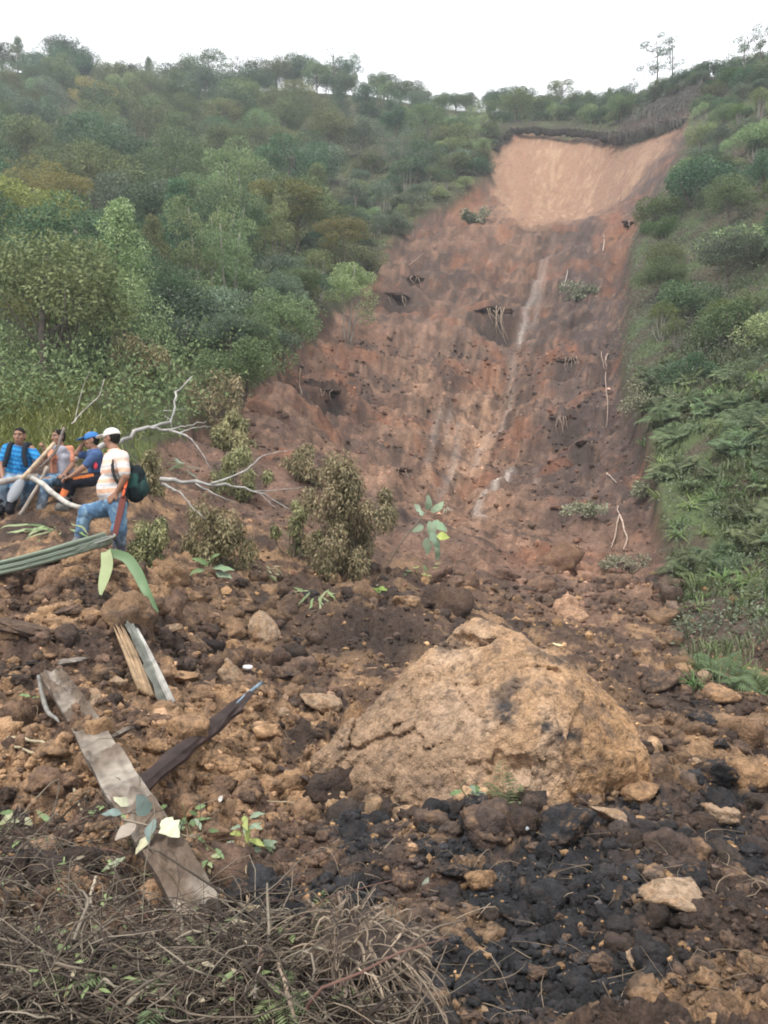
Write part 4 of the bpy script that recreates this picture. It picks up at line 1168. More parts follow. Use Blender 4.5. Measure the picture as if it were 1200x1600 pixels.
KEY = [
 ('stone', 2, 'ochre', 283, 1064, 27, .6, 'flat orange-ochre stone below the split post', 1.2), ('stone', 5, 'tan', 258, 994, 22, .5, 'pale brown flat stone above the split post', 1.1),
 ('stone', 5, 'grey', 116, 1043, 26, .5, 'pale grey flat stone left of the split post', 1.2), ('stone', 5, 'grey', 180, 1166, 28, .3, 'grey flat slab-like stone right of the plank top', 1.3),
 ('clod', 0, 'ochre', 285, 1155, 40, .9, 'large hollow-sided ochre clod left of the dark broken post', 1.0), ('clod', 1, 'tan', 352, 1070, 36, .85, 'upright pale ochre clod beside the white scrap', .8),
 ('clod', 3, 'ochre', 243, 1180, 22, .9, 'ochre clod leaning left of the large hollow-sided clod', 1.0), ('stone', 2, 'tan', 130, 1110, 30, .6, 'tan stone half hidden behind the plank top', 1.1),
 ('stone', 5, 'brown', 28, 990, 38, .45, 'brown flat stone at the left edge below the reed bundle', 1.4), ('stone', 5, 'brown', 95, 962, 30, .5, 'dark brown slab jutting from the bank under the reed bundle', 1.4),
 ('stone', 0, 'brown', 829, 826, 8, .8, 'round grey-brown stone low on the scar', 1.0), ('stone', 2, 'red', 872, 806, 10, .7, 'reddish stone above the round stone low on the scar', 1.2),
 ('stone', 3, 'red', 905, 848, 9, .7, 'small reddish stone right of the round stone', 1.1),
 ('clod', 4, 'ochre', 1133, 1100, 30, .8, 'ochre clod on dark soil near the right edge', 1.1), ('clod', 1, 'brown', 1030, 1078, 30, .7, 'brown blocky clod right of the clay block', 1.3),
 ('clod', 6, 'brown', 762, 1312, 55, .75, 'big rounded brown clod in front of the clay block', 1.05), ('clod', 7, 'tan', 1066, 1425, 52, .7, 'large pale grey-tan clod in the black soil at lower right', 1.0),
 ('stone', 5, 'tan', 998, 1516, 20, .5, 'small smooth tan stone on black soil at lower right', 1.1), ('clod', 3, 'black', 1090, 1378, 28, 1.0, 'glossy black clod right of the pale grey-tan clod', .9),
 ('clod', 6, 'black', 890, 1318, 46, .8, 'big black clod with a dark hole right of the brown one', 1.1), ('clod', 0, 'ochre', 752, 1395, 28, .9, 'rough ochre clod below the big rounded brown one', 1.0),
 ('clod', 3, 'black', 742, 1268, 22, .8, 'shiny black clod beside the fern at the block foot', 1.2), ('clod', 4, 'tan', 965, 1290, 30, .7, 'tan clod below the right foot of the clay block', 1.3),
 ('clod', 1, 'ochre', 1165, 1225, 34, .8, 'ochre clod at the right edge level with the block foot', 1.2), ('clod', 0, 'tan', 1130, 1290, 36, .8, 'tan crumbling clod among black soil at the right edge', .9),
 ('clod', 4, 'tan', 500, 1105, 30, .8, 'brown-tan clod at the left shoulder of the clay block', 1.1), ('clod', 2, 'brown', 440, 1060, 26, .8, 'grey-brown clod between white scrap and clay block', 1.1),
 ('clod', 6, 'black', 1120, 1230, 34, .8, 'black lump between ochre clods near the right edge', 1.3), ('clod', 0, 'ochre', 1000, 1250, 34, .8, 'ochre clod against the right foot of the clay block', 1.2),
]
for nm, i, c, px, py, r, sq, lb, wd in KEY:
    put_clod(i, c, px, py, r, lb, nm, .3, sq, None, .2, None, wd)

def colour_near(px, py, Y):
    x = (px - 600) / F * Y
    c, _ = soil_colour(np.array([float(px)]), np.array([float(py)]), np.array([float(Y)]), np.array([x]))
    return c[0]

def debris_place(px, py):
    if py < 700: return 'high on the scar'
    if py < 800: return 'midway on the scar'
    if py < 900: return 'at the scar foot' + (' left' if px < 620 else ' right' if px > 900 else ' centre')
    h = 'left edge' if px < 150 else 'left third' if px < 400 else 'centre' if px < 640 else 'right of centre' if px < 860 else 'right third' if px < 1050 else 'right edge'
    v = 'behind the block' if py < 1000 else 'level with the block' if py < 1120 else 'level with its base' if py < 1240 else 'in front of it' if py < 1370 else 'lower foreground' if py < 1480 else 'bottom foreground'
    return f'on debris {v} at {h}'

def clods():
    pts = [(k[3], k[4], k[5]) for k in KEY]
    n = tries = 0
    while n < 268 and tries < 20000:
        tries += 1
        if n < 46:
            py = rng.uniform(600, 930); px = rng.uniform(420, 1040); r = rng.uniform(3.5, 8)
            if not (np.interp(py, L_EDGE[:, 0], L_EDGE[:, 1]) + 20 < px < np.interp(py, R_EDGE[:, 0], R_EDGE[:, 1]) - 15): continue
        else:
            px = rng.uniform(-20, 1220); py = rng.uniform(905, 1610); r = np.exp(rng.normal(2.55, .38))
            if py > 1430 and px < 600: continue
            if 470 < px < 1030 and 960 < py < 1265: continue
            if px > 1040 and py < 1060: continue
            if px < 330 and py < 960 and rng.random() < .5: continue
        r = min(r * .85, 28)
        if any((px - a) ** 2 + (py - b) ** 2 < (r + c) ** 2 * .8 for a, b, c in pts): continue
        pts.append((px, py, r)); n += 1
        Y = float(many(np.array([px]), np.array([py]))[0]); c = colour_near(px, py, Y); L = c.sum()
        if n <= 46: ck = 'red' if rng.random() < .75 else 'brown'
        elif L < .15: ck = rng.choice(['black', 'black', 'black', 'brown'])
        elif L < .25: ck = rng.choice(['brown', 'brown', 'ochre'])
        else: ck = rng.choice(['ochre', 'tan', 'ochre', 'brown'], p=[.45, .2, .15, .2])
        o, p = put_clod(int(rng.integers(8)), ck, px, py, r, None, 'clod', .3, rng.uniform(.7, 1.15), wide=rng.uniform(.85, 1.35))
        REG.append((o, ('small ' if r < 14 else 'larger ') + {'red': 'reddish', 'black': 'black', 'brown': 'brown', 'ochre': 'ochre', 'tan': 'tan'}[ck] + ' clod', debris_place(px, py), px, py))
clods()

def lumps():
    """broken lumps of earth, heaped and half sunk, too many to count"""
    n = 4500
    px = rng.uniform(-280, 1490, n); py = 900 + 720 * rng.random(n)
    bx = np.array([478, 500, 560, 640, 740, 840, 930, 1000, 1030]); by = np.array([1185, 1225, 1245, 1255, 1262, 1262, 1255, 1215, 1170])
    kx = rng.uniform(478, 1035, 230); ky = np.interp(kx, bx, by) + rng.normal(size=230) * 11 + 6      # crumbled skirt of the clay block
    px = np.concatenate([px, kx]); py = np.concatenate([py, ky]); skirt = np.arange(len(px)) >= n
    m = ~((px < 560) & (py > 1440)) & ~((px > 505) & (px < 995) & (py > 970) & (py < 1222)) & ~((px > 1050) & (py < 1060)) & ~((px > 1260) & (py < 1110)) & ~((px < 270) & (py < 890)); m |= skirt; px, py, skirt = px[m], py[m], skirt[m]
    Y = many(px, py); n = len(px); x = (px - 600) / F * Y; z = ground_z(px, Y)
    c, _ = soil_colour(px, py, Y, x)
    c[skirt] = np.array([.28, .185, .11]) * np.exp(rng.normal(0, .25, skirt.sum()))[:, None]
    rp = np.clip(np.exp(rng.normal(2.28, .52, n)), 5, 42); rp[skirt] *= .8; r = rp * Y / F
    bmV, bmT, bmC, off = [], [], [], 0
    for src, sel in ((ICO3, rp >= 10.5), (ICO2, rp < 10.5)):
        nv = len(src[0]); NP = 16; k = int(sel.sum())
        protos, pn = [], []
        for i in range(NP):
            W, _ = chunk(300 + i, .42, 8, src, rng.uniform(.6, .95)); W = W * (1 + .16 * np.abs(fbm3(W * 7 + i, 2, 70 + i)) - .05)[:, None]; protos.append(W); pn.append(fbm3(W * 2.2 + i * 3, 3, 50 + i, .6))
        pi = rng.integers(NP, size=k); a = rng.random(k) * 6.28; ca, sa = np.cos(a), np.sin(a); rs = r[sel]
        W = np.array(protos)[pi] * (rs[:, None, None] * rng.uniform(.75, 1.3, (k, 1, 3)))
        V = np.stack([W[..., 0] * ca[:, None] - W[..., 1] * sa[:, None] + x[sel][:, None], W[..., 0] * sa[:, None] + W[..., 1] * ca[:, None] + Y[sel][:, None], W[..., 2] + z[sel][:, None] + .02 * rs[:, None]], -1)
        cs = c[sel]
        cc = np.maximum(cs * np.exp(rng.normal(.05, .25, k))[:, None], .015)[:, None, :] * np.ones((1, nv, 1))
        mixn = np.array(pn)[pi][..., None]; alt = np.where((rng.random(k)[:, None] < .5) | (cs.sum(1)[:, None] < .13), np.array([[.035, .028, .026]]), np.array([[.235, .145, .082]]))[:, None, :]
        cc = cc + (alt - cc) * np.clip(sst(.0, .4, mixn) * .7, 0, 1)
        bmV.append(V.reshape(-1, 3)); bmC.append(cc.reshape(-1, 3)); bmT.append((np.arange(k)[:, None, None] * nv + src[1][None]).reshape(-1, 3) + off); off += k * nv
    me = mesh_np('earth_lumps', np.vstack(bmV), [np.vstack(bmT)], np.vstack(bmC), True, M['clod'])
    tag(link('earth_lumps', me), 'broken lumps of earth heaped all over the debris', 'earth lumps', None, 'stuff')
lumps()

def crumbs():
    """the small crumbs of earth that nobody could count"""
    n = 21000
    px = rng.uniform(-280, 1490, n); py = 905 + 720 * rng.random(n) ** .9
    m = ~((px < 560) & (py > 1460)); px, py = px[m], py[m]
    k2 = 4200
    py2 = rng.uniform(520, 930, k2); l = np.interp(py2, L_EDGE[:, 0], L_EDGE[:, 1]) + 10; r = np.interp(py2, R_EDGE[:, 0], R_EDGE[:, 1]) - 10
    px2 = l + (r - l) * rng.random(k2)
    rp = np.concatenate([np.exp(rng.normal(1.15, .5, len(px))), np.exp(rng.normal(.6, .45, k2))]); px = np.concatenate([px, px2]); py = np.concatenate([py, py2])
    Y = many(px, py); n = len(px)
    x = (px - 600) / F * Y
    z = ground_z(px, Y)
    c, _ = soil_colour(px, py, Y, x)
    c = np.maximum(c * np.exp(rng.normal(.12, .45, n))[:, None], .015)
    oc = rng.random(n) < .13; c[oc & (py > 900)] = np.array([.27, .165, .085]) * np.exp(rng.normal(0, .3, (oc & (py > 900)).sum()))[:, None]
    r = np.minimum(rp, 9) * Y / F
    protos = [chunk(900 + i, .25, 7, ICO1, .8)[0] for i in range(9)]
    T = ICO1[1]; nv = len(ICO1[0])
    V = np.empty((n, nv, 3)); 
    a = rng.random(n) * 6.28; ca, sa = np.cos(a), np.sin(a); pi = rng.integers(9, size=n)
    W = np.array(protos)[pi] * (r[:, None, None] * rng.uniform(.75, 1.3, (n, 1, 3)))
    V[..., 0] = W[..., 0] * ca[:, None] - W[..., 1] * sa[:, None] + x[:, None]
    V[..., 1] = W[..., 0] * sa[:, None] + W[..., 1] * ca[:, None] + Y[:, None]
    V[..., 2] = W[..., 2] + z[:, None] + .25 * r[:, None]
    me = mesh_np('earth_crumbs', V.reshape(-1, 3), [(np.arange(n)[:, None, None] * nv + T[None]).reshape(-1, 3)], np.repeat(c, nv, 0), False, M['clod'])
    tag(link('earth_crumbs', me), 'loose crumbs of earth scattered over the debris and scar', 'earth crumbs', None, 'stuff')
crumbs()

# ------------------------------------------------------------------ helpers for things made where they stand
def child(mb_or_mesh, name, parent, mat, smooth=True):
    """world-space geometry hung under its thing"""
    me = mb_or_mesh.mesh(name, mat, smooth) if isinstance(mb_or_mesh, MB) else mb_or_mesh
    me.transform(Matrix.Translation(-Vector(parent.location)))
    if mat is not None and not me.materials: me.materials.append(mat)
    return link(name, me, parent)

def single(mb, name, mat, label, cat, origin, group=None, smooth=True):
    me = mb.mesh(name, mat, smooth)
    me.transform(Matrix.Translation(-Vector(origin)))
    o = link(name, me); o.location = origin
    return tag(o, label, cat, group)

def smooth_path(pts, n=14, jit=0.0):
    pts = np.asarray(pts, float); s = np.r_[0, np.cumsum(np.linalg.norm(np.diff(pts, axis=0), axis=1))]
    t = np.linspace(0, s[-1], n); out = np.empty((n, 3))
    m = np.gradient(pts, s, axis=0) if len(pts) > 2 else np.tile((pts[-1] - pts[0]) / s[-1], (len(pts), 1))
    for k, u in enumerate(t):
        i = min(np.searchsorted(s, u, side='right') - 1, len(pts) - 2); h = s[i + 1] - s[i]; q = (u - s[i]) / h
        out[k] = (2*q**3-3*q**2+1)*pts[i] + (q**3-2*q**2+q)*h*m[i] + (-2*q**3+3*q**2)*pts[i+1] + (q**3-q**2)*h*m[i+1]
    if jit: out[1:-1] += rng.normal(size=(n - 2, 3)) * jit
    return out

def broadleaf(mb, base, d, nrm, L, W, tone, droop=.25, cols=None, seg=6, fold=.18):
    d = unit(d); side = unit(np.cross(nrm, d)); up = np.cross(d, side)
    t = np.linspace(0, 1, seg + 1)
    mid = base + d * (t * L)[:, None] - up * (droop * L * t ** 2)[:, None]
    w = W * .5 * np.sin(np.pi * np.clip(t, .02, .985) ** .8) ** .8
    w = w * (1 + .16 * rng.normal(size=seg + 1)); mid = mid + side * (np.cumsum(rng.normal(size=seg + 1)) * .035 * L)[:, None] + up * (np.cumsum(rng.normal(size=seg + 1)) * .03 * L)[:, None]
    l = mid + side * w[:, None] + up * (fold * w)[:, None]; r = mid - side * w[:, None] + up * (fold * w)[:, None]
    V = np.stack([l, mid, r], 1).reshape(-1, 3)
    q = []
    for i in range(seg):
        a = 3 * i; q += [[a, a + 1, a + 4, a + 3], [a + 1, a + 2, a + 5, a + 4]]
    c = np.ones((len(V), 3)) * tone if cols is None else np.tile(np.array(cols, float), (len(V), 1)) * (.8 + .35 * rng.random((len(V), 1))); c[1::3] *= 1.12
    mb.add(V, None, q, c)

M['leafcol'] = plain_material('leafcol', (.1,.2,.05), .5, .12, 6, .1, attr=True)
M['wood'] = plain_material('wood', (.2,.17,.13), .85, .35, 10, .5, attr=True)
M['plankwood'] = plain_material('plankwood', (.2,.17,.13), .88, .4, 13, .7, attr=True)
M['plastic'] = plain_material('plastic', (.8,.8,.8), .4, .05, 5, .05, attr=True)

# ------------------------------------------------------------------ timber in the debris
def plank():
    a, b = at(82, 1092, .16), at(318, 1452, .05)
    root = empty('plank', (a + b) / 2, 'long weathered plank caked with mud, slanting across the lower left debris', 'plank')
    d = unit(b - a); side = unit(np.cross(d, np.array([.25, -1.0, .9]))); up = unit(np.cross(side, d)); up = up if up[2] > 0 else -up
    L = np.linalg.norm(b - a); nu, nv = 90, 9
    w, th = .155, .045
    t = np.linspace(0, 1, nu)[:, None]; s = np.linspace(-.5, .5, nv)[None, :]
    base = a[None, None] + d * (t * L)[..., None] * np.ones((1, nv, 1)) + side * ((s * w * (1 - .1 * np.cos(t * 5))) + .012 * fbm2(t * 6, t * 0 + 1, 3, 3))[..., None]
    e0 = .05 * fbm2(s * 5, s * 0, 3, 5)
    base[0] += d * (e0.T * 1.2)[:nv]; base[-1] += d * (.06 * fbm2(s * 5, s * 0 + 4, 3, 5)).T
    h = .006 * fbm2(t * 30 + 0 * s, s * 3 + 0 * t, 3, 8) + .004 * vn2(t * 8 + 0 * s, s * 40 + 0 * t, 9)
    mud = sst(-.30, .02, fbm2(t * 9 + 0 * s, s * 2.2 + 0 * t + 3, 4, 12)) * (1 - np.exp(-((t - .60) / .065) ** 2)) * (1 - .8 * np.exp(-((t - .36) / .04) ** 2))
    h = h + (.024 * mud) * (1 + 1.2 * fbm2(t * 60 + 0 * s, s * 8 + 0 * t, 2, 14))
    top = base + up * (th / 2 + h)[..., None]; bot = base - up * th / 2
    V = np.vstack([top.reshape(-1, 3), bot.reshape(-1, 3)]); I = np.arange(nu * nv).reshape(nu, nv); J = I + nu * nv
    q = np.stack([I[:-1, :-1], I[1:, :-1], I[1:, 1:], I[:-1, 1:]], -1).reshape(-1, 4); qb = np.stack([J[:-1, :-1], J[:-1, 1:], J[1:, 1:], J[1:, :-1]], -1).reshape(-1, 4)
    rim = []
    for k in range(nu - 1): rim += [[I[k, 0], J[k, 0], J[k + 1, 0], I[k + 1, 0]], [I[k + 1, -1], J[k + 1, -1], J[k, -1], I[k, -1]]]
    for k in range(nv - 1): rim += [[I[0, k + 1], J[0, k + 1], J[0, k], I[0, k]], [I[-1, k], J[-1, k], J[-1, k + 1], I[-1, k + 1]]]
    gr = fbm2(t * 3 + 0 * s, s * 26 + 0 * t, 3, 17)
    c = np.array([.19, .16, .13])[None, None] * (1 + .35 * gr)[..., None]
    pale = np.exp(-((t - .60) / .06) ** 2) * (.7 + .5 * gr) + np.exp(-((t - .03) / .03) ** 2) * .5 + .6 * np.exp(-((t - .36) / .045) ** 2)
    c = c + (np.array([.31, .275, .23]) - c) * np.clip(pale, 0, 1)[..., None]
    c = c + (np.array([.105, .074, .052]) - c) * (np.clip(mud, 0, 1) * .9)[..., None]
    c = c.reshape(-1, 3); c = np.vstack([c, c * .9])
    child(mesh_np('board', V, [np.vstack([q, qb, np.array(rim)])], c, False, M['plankwood']), 'board', root, None)
    # a split sliver lifting off its upper edge
    mb = MB(); mb.tube(smooth_path([at(60, 1092, .15), at(66, 1120, .13), at(92, 1165, .1)], 8), [.012, .016, .016, .015, .014, .012, .01, .004], 5, (.22, .21, .19))
    child(mb, 'splinter', root, M['wood'])
plank()

def post_piece(name, label, a, b, r0, r1, col, tip=.35, ragged=.5, parts=()):
    root = empty(name, a, label, 'post')
    mb = MB(); n = 16; k = 9
    d = unit(b - a); pts = smooth_path([a, (a + b) / 2 + rng.normal(size=3) * .01, b], n)
    _, nn, bb = frames(pts); ang = np.linspace(0, 2 * math.pi, k, endpoint=False)
    lobe = .8 + .5 * rng.random(k); ln = 1 + ragged * (rng.random(k) - .5) * .35
    ring = []
    for i in range(n):
        r = (r0 + (r1 - r0) * i / (n - 1)) * lobe * (.9 + .25 * rng.random(k)) * (1 + .14 * math.sin(i * 1.3))
        f = i / (n - 1); sh = d[None] * ((np.linalg.norm(b - a) * f * (ln - 1))[:, None] if f > .5 else np.zeros((k, 1)))
        ring.append(pts[i] + (np.cos(ang)[:, None] * nn[i] + np.sin(ang)[:, None] * bb[i] * .75) * r[:, None] + sh)
    V = np.vstack(ring); i = np.arange(n - 1)[:, None] * k; j = np.arange(k)[None]; j2 = (j + 1) % k
    q = np.stack([i + j, i + j2, i + k + j2, i + k + j], -1).reshape(-1, 4)
    V = np.vstack([V, pts[0], pts[-1] - d * r1 * tip])
    tri = [[n * k + 1, (n - 1) * k + x, (n - 1) * k + (x + 1) % k] for x in range(k)] + [[n * k, (x + 1) % k, x] for x in range(k)]
    cc = np.array(col)[None] * (.6 + .8 * np.tile(rng.random(k), n))[:, None]; cc = np.vstack([cc, np.array(col)[None] * .6, np.array(col)[None] * 1.2])
    mb.add(V, tri, q, cc)
    child(mb, 'stump', root, M['wood'], False)
    return root
r = post_piece('broken_post', 'dark rotten broken post with a grey-blue rod at its tip', at(196, 1262, .02), at(358, 1172, .24),   .055, .052, (.045, .03, .027), ragged=1.6)
mb = MB(); mb.tube(smooth_path([at(358, 1172, .235), at(372, 1163, .26), at(409, 1139, .33)], 6), [.013] * 6, 8, (.17, .23, .28)); child(mb, 'rod', r, M['wood'])
r = post_piece('split_post', 'short split post with pale face and grey-green side, upright in the debris', at(266, 1114, .0), at(203, 1002, .13), .052, .035, (.13, .135, .115), ragged=1.1)
mb = MB(); pa, pb = at(262, 1108, .02), at(207, 1008, .12)
for s_ in np.linspace(-1, 1, 5):
    off = np.array([.045 + .01 * s_, -.045, .012 * s_ + .02])
    mb.tube(smooth_path([pa + off, (pa + pb) / 2 + off, pb + off + [0, 0, -.02 * rng.random()]], 7), np.array([.012, .013, .013, .012, .012, .01, .006]), 5, np.array([.36, .35, .32]) * (.8 + .4 * rng.random()))
child(mb, 'pale_face', r, M['wood'])
mb = MB()
for s_ in range(5):
    pa, pb = at(238, 1098, .05), at(194, 1012, .16)
    off = np.array([-.02 * s_, -.02, .01 * s_])
    mb.tube(smooth_path([pa + off, (pa + pb) / 2 + off + rng.normal(size=3) * .008, pb + off - [0, 0, .05 * rng.random()]], 7), [.02, .02, .018, .016, .014, .01, .004], 5, np.array([.29, .20, .12]) * (.7 + .5 * rng.random()))
child(mb, 'splintered_side', r, M['wood'])

def bare(name, label, cat, parts, col, mat='wood', group=None, k=7):
    """a piece of branch: parts = [(part name, [points], r0, r1)]"""
    root = empty(name, parts[0][1][0], label, cat, group)
    for pn, pts, r0, r1 in parts:
        mb = MB(); n = max(8, 4 * len(pts)); p = smooth_path(pts, n)
        p[1:-1] += rng.normal(size=(n - 2, 3)) * r0 * .25
        rad = .6 * np.linspace(r0, r1, n) * (1 + .12 * rng.normal(size=n))
        c = np.array(col)[None] * np.repeat(.7 + .6 * rng.random(n), k)[:, None]; c = np.vstack([c, c[:2]])
        mb.tube(p, np.abs(rad), k, c); child(mb, pn, root, M[mat])
    return root
PB = (.31, .30, .28)
bare('dead_branch', 'forked bare whitish branch rising behind the man in the white cap', 'branch', [
 ('limb', [P(186,692,12.0), P(228,668,12.2), P(262,662,12.4), P(278,612,12.8), P(300,588,13)], .055, .012), ('branch', [P(228,668,12.2), P(262,671,12.1), P(300,664,12.2), P(322,658,12.3)], .035, .008),
 ('branch', [P(262,671,12.1), P(295,684,11.9), P(318,712,11.8), P(330,735,11.8)], .028, .006), ('branch', [P(282,676,12), P(305,668,11.9), P(330,666,11.9)], .02, .006), ('twig', [P(258,650,12.4), P(266,656,12.3), P(268,668,12.2)], .012, .005), ('twig', [P(255,642,12.4), P(275,641,12.5), P(290,637,12.6)], .012, .004)], PB)
bare('dead_branch', 'long bare white branch lying level to the right of the backpack', 'branch', [
 ('limb', [P(250,748,11.2), P(300,754,11.2), P(350,757,11.3), P(405,770,11.4), P(452,796,11.5)], .05, .010), ('branch', [P(330,755,11.2), P(375,740,11.5), P(410,714,11.9), P(455,702,12.2)], .026, .006),
 ('branch', [P(253,756,11.1), P(284,772,11.0), P(300,792,10.9), P(322,812,10.9)], .03, .006), ('branch', [P(306,756,11.2), P(340,774,11.0), P(368,785,11.0)], .02, .006), ('branch', [P(395,768,11.4), P(430,766,11.6), P(470,762,11.9)], .014, .004), ('twig', [P(405,770,11.4), P(418,782,11.3), P(430,793,11.2)], .012, .004)], PB)
bare('dead_branch', 'thin pale bare branch slanting above the blue-capped man', 'branch', [('limb', [P(112,662,13.5), P(130,642,13.8), P(152,622,14), P(163,592,14.4)], .02, .008), ('twig', [P(118,650,13.6), P(128,610,14), P(140,580,14.4)], .01, .004)], (.36, .33, .30))

# ------------------------------------------------------------------ wilted bushes
def wilted(px, py_top, py_bot, Y, w, label, n=9, dens=190, bare_stem=True, L=.085, name='wilted_bush', leaf='wilted'):
    b = at(px, py_bot + 4); Y = b[1]; top = P(px, py_top, Y); bot = P(px, py_bot, Y); L = L * (Y / 10.6) ** .8
    root = empty(name, tuple(b), label, 'wilted bush', 'wilted bushes carried down by the slide')
    st, lv = MB(), MB()
    w = w * Y / F
    n = int(n * 1.7); dens = int(dens * .75); lean = rng.normal() * .16
    for i in range(n):
        f = (i + .5) / n
        c = bot + (top - bot) * (f * .92 + .02) + np.array([rng.normal() * w * .46 * (1.1 - .5 * f), rng.normal() * w * .4, rng.normal() * .04])
        c = c + np.array([lean * (c[2] - bot[2]) * 1.2, 0, 0])
        r = w * rng.uniform(.17, .34)
        st.tube(curve(np.array(root.location) - [0, 0, .2], c, rng.normal(size=3) * .06 + [0, 0, .06], 6), np.linspace(.012, .004, 6), 5, np.array([.16, .13, .10]))
        clump_leaves(lv, c, (r, r, r * 1.35), dens, L, .38, droop=1.1, vbase=rng.uniform(.2, .85), out=.45, shell=.35)
    child(st, 'stems', root, M['wood']); child(lv, 'foliage', root, M[leaf], False)
for a in [(542, 715, 890, 10.6, 70, 'biggest wilted bush, olive-brown, standing in the centre left of the scar foot', 28, 230), (487, 698, 752, 11.2, 44, 'wilted bush top drooping above and left of the biggest one', 7, 170), (462, 780, 868, 10.6, 40, 'thin wilted bush leaning at the left of the biggest one', 7, 120),
          (345, 802, 882, 10.2, 66, 'rounded wilted bush below the level white branch', 12, 190), (232, 818, 888, 9.9, 48, 'wilted bush just right of the standing man', 9, 190), (374, 640, 700, 13, 42, 'upper wilted bush hanging at the lower scar edge', 8, 190),
          (376, 702, 782, 12.6, 44, 'dark wilted bush crossed by the level white branch', 8, 170), (212, 535, 605, 14.5, 70, 'brownish wilted crown behind and above the seated men', 10, 200), (232, 712, 765, 10.9, 34, 'wilted leaves beside the backpack', 6, 150),
          (325, 590, 650, 14, 62, 'yellow-green wilting crown above the forked white branch', 9, 110)]:
    wilted(*a)
def pale_shrub(px, py, wpx, hpx, label, n=7):
    p = at(px, py); s = p[1] / F
    root = empty('pale_shrub', p, label, 'shrub', 'pale shrubs stranded on the scar')
    lv, st = MB(), MB()
    for i in range(n):
        c = p + np.array([rng.normal() * wpx * .3 * s, rng.normal() * .1, hpx * s * (.25 + .6 * rng.random())])
        st.tube(curve(p - [0, 0, .1], c, rng.normal(size=3) * .05, 4), [.015, .012, .01, .006], 4, (.3, .25, .2)); r = wpx * s * .24
        clump_leaves(lv, c, (r, r, r * .8), 70, .085 * p[1] / 16, .42, droop=.3, vbase=.35 + .5 * rng.random(), shell=.3)
    child(st, 'stems', root, M['wood']); child(lv, 'foliage', root, M['leaf_palegrey'], False)
M['leaf_palegrey'] = leaf_material('leaf_palegrey', (.10,.115,.06), (.36,.36,.25))
for a in [(972, 897, 66, 34, 'low pale-leaved shrub lying on the scar below the forked roots'), (1002, 655, 60, 62, 'pale-leaved hanging shrub at the right scar edge'), (905, 470, 44, 26, 'grey-green shrub stranded on the dark upper scar'),
          (735, 350, 34, 24, 'grey shrub on the upper left scar'), (925, 810, 42, 18, 'flat pale shrub right of the reddish stones'), (1010, 780, 50, 26, 'pale shrub between the scar and the ferns')]:
    pale_shrub(*a)

# ------------------------------------------------------------------ turf and root clumps hanging on the scar
def turf(px, py, wpx, label, roots=5, rl=42):
    p = at(px, py); s = p[1] / F; r = wpx * s * .44
    root = empty('turf_clump', p, label, 'turf clump', 'dark turf clumps on the scar')
    W, T = chunk(int(px + py), .3, 9, ICO4, .5)
    n = fbm3(W * 3 + px, 3, 3); col = mixc(np.tile(np.array([.05, .036, .03]), (len(W), 1)), np.array([.12, .07, .05]), sst(-.1, .4, n))
    V = W * (1 + .3 * fbm3(W * 3, 3, int(px)))[:, None] * np.array([r, r * .8, r * .5]) + p + [0, r * .35, r * .02]
    child(mesh_np('soil', V, [T], col, True, M['clod']), 'soil', root, None)
    for i in range(roots):
        a = p + np.array([rng.uniform(-.7, .7) * r, -.45 * r, rng.uniform(-.1, .2) * r]); L = rl * s * rng.uniform(.4, 1.1)
        mb = MB(); mb.tube(smooth_path([a, a + np.array([rng.normal() * .12 * L, -.25 * L, -.35 * L]), a + np.array([rng.normal() * .3 * L, -.45 * L, -L])], 7, .01), np.linspace(.028, .008, 7) * min(1.3, s * 25), 4, np.array([.36, .27, .20]) * rng.uniform(.6, 1.1)); child(mb, 'root', root, M['wood'])
for a in [(775, 486, 64, 'widest dark turf ledge in mid scar with pale roots hanging down', 9, 60), (640, 440, 46, 'dark turf ledge on the upper left of the scar', 4, 26), (618, 468, 52, 'dark turf strip below the upper left ledge', 4, 24), 
          (886, 566, 46, 'turf clump with short roots on the right of mid scar', 6, 34), (882, 656, 44, 'turf clump with dry grass on the right lower scar', 5, 30), (512, 616, 40, 'dark turf clod at the lower left of the scar', 4, 30),
          (990, 350, 42, 'dark overhanging turf at the right scar edge', 3, 24), (915, 692, 40, 'brown turf clump above the round stone', 4, 22), (622, 738, 40, 'low dark clod in the middle of the lower scar', 2, 14)]:
    turf(*a)
def root_thing(label, paths, col=(.40, .30, .24), r=.028):
    root = empty('hanging_root', paths[0][0], label, 'root', 'bare roots on the scar')
    for p in paths:
        mb = MB(); q = smooth_path(p, 10, .015); mb.tube(q, np.linspace(r, r * .4, 10), 5, np.array(col) * rng.uniform(.8, 1.1)); child(mb, 'root', root, M['wood'])
def surf(*pp, lift=.12): return [at(x, y, lift) for x, y in pp]
root_thing('forked pair of pale roots below the right scar edge', [surf((968,812),(962,840),(955,868)), surf((968,812),(976,835),(974,866)), surf((966,800),(968,812),(970,822))])
root_thing('long thin pale root hanging by the right scar edge', [surf((948,560),(946,600),(950,640),(948,672))], r=.03)
root_thing('short white root stub on the lower right scar', [surf((948,745),(956,754),(964,760))], (.5,.43,.36), .03)
root_thing('pale leaning root near the foot of the right scar', [surf((902,868),(896,880),(893,894))], r=.02)
root_thing('thin curled root on the left scar edge', [surf((470,580),(468,600),(472,622))], (.36,.26,.19), .025)
root_thing('pale root streak on the upper left scar', [surf((632,420),(645,412),(658,405))], r=.04)
root_thing('two thin upright roots in the dark upper right scar', [surf((942,395),(944,380),(943,372)), surf((880,455),(885,443),(887,430))], (.5,.44,.38), .04)
root_thing('pair of thin roots on the right mid scar', [surf((942,556),(941,570),(944,585)), surf((950,556),(946,570),(947,582))], r=.03)

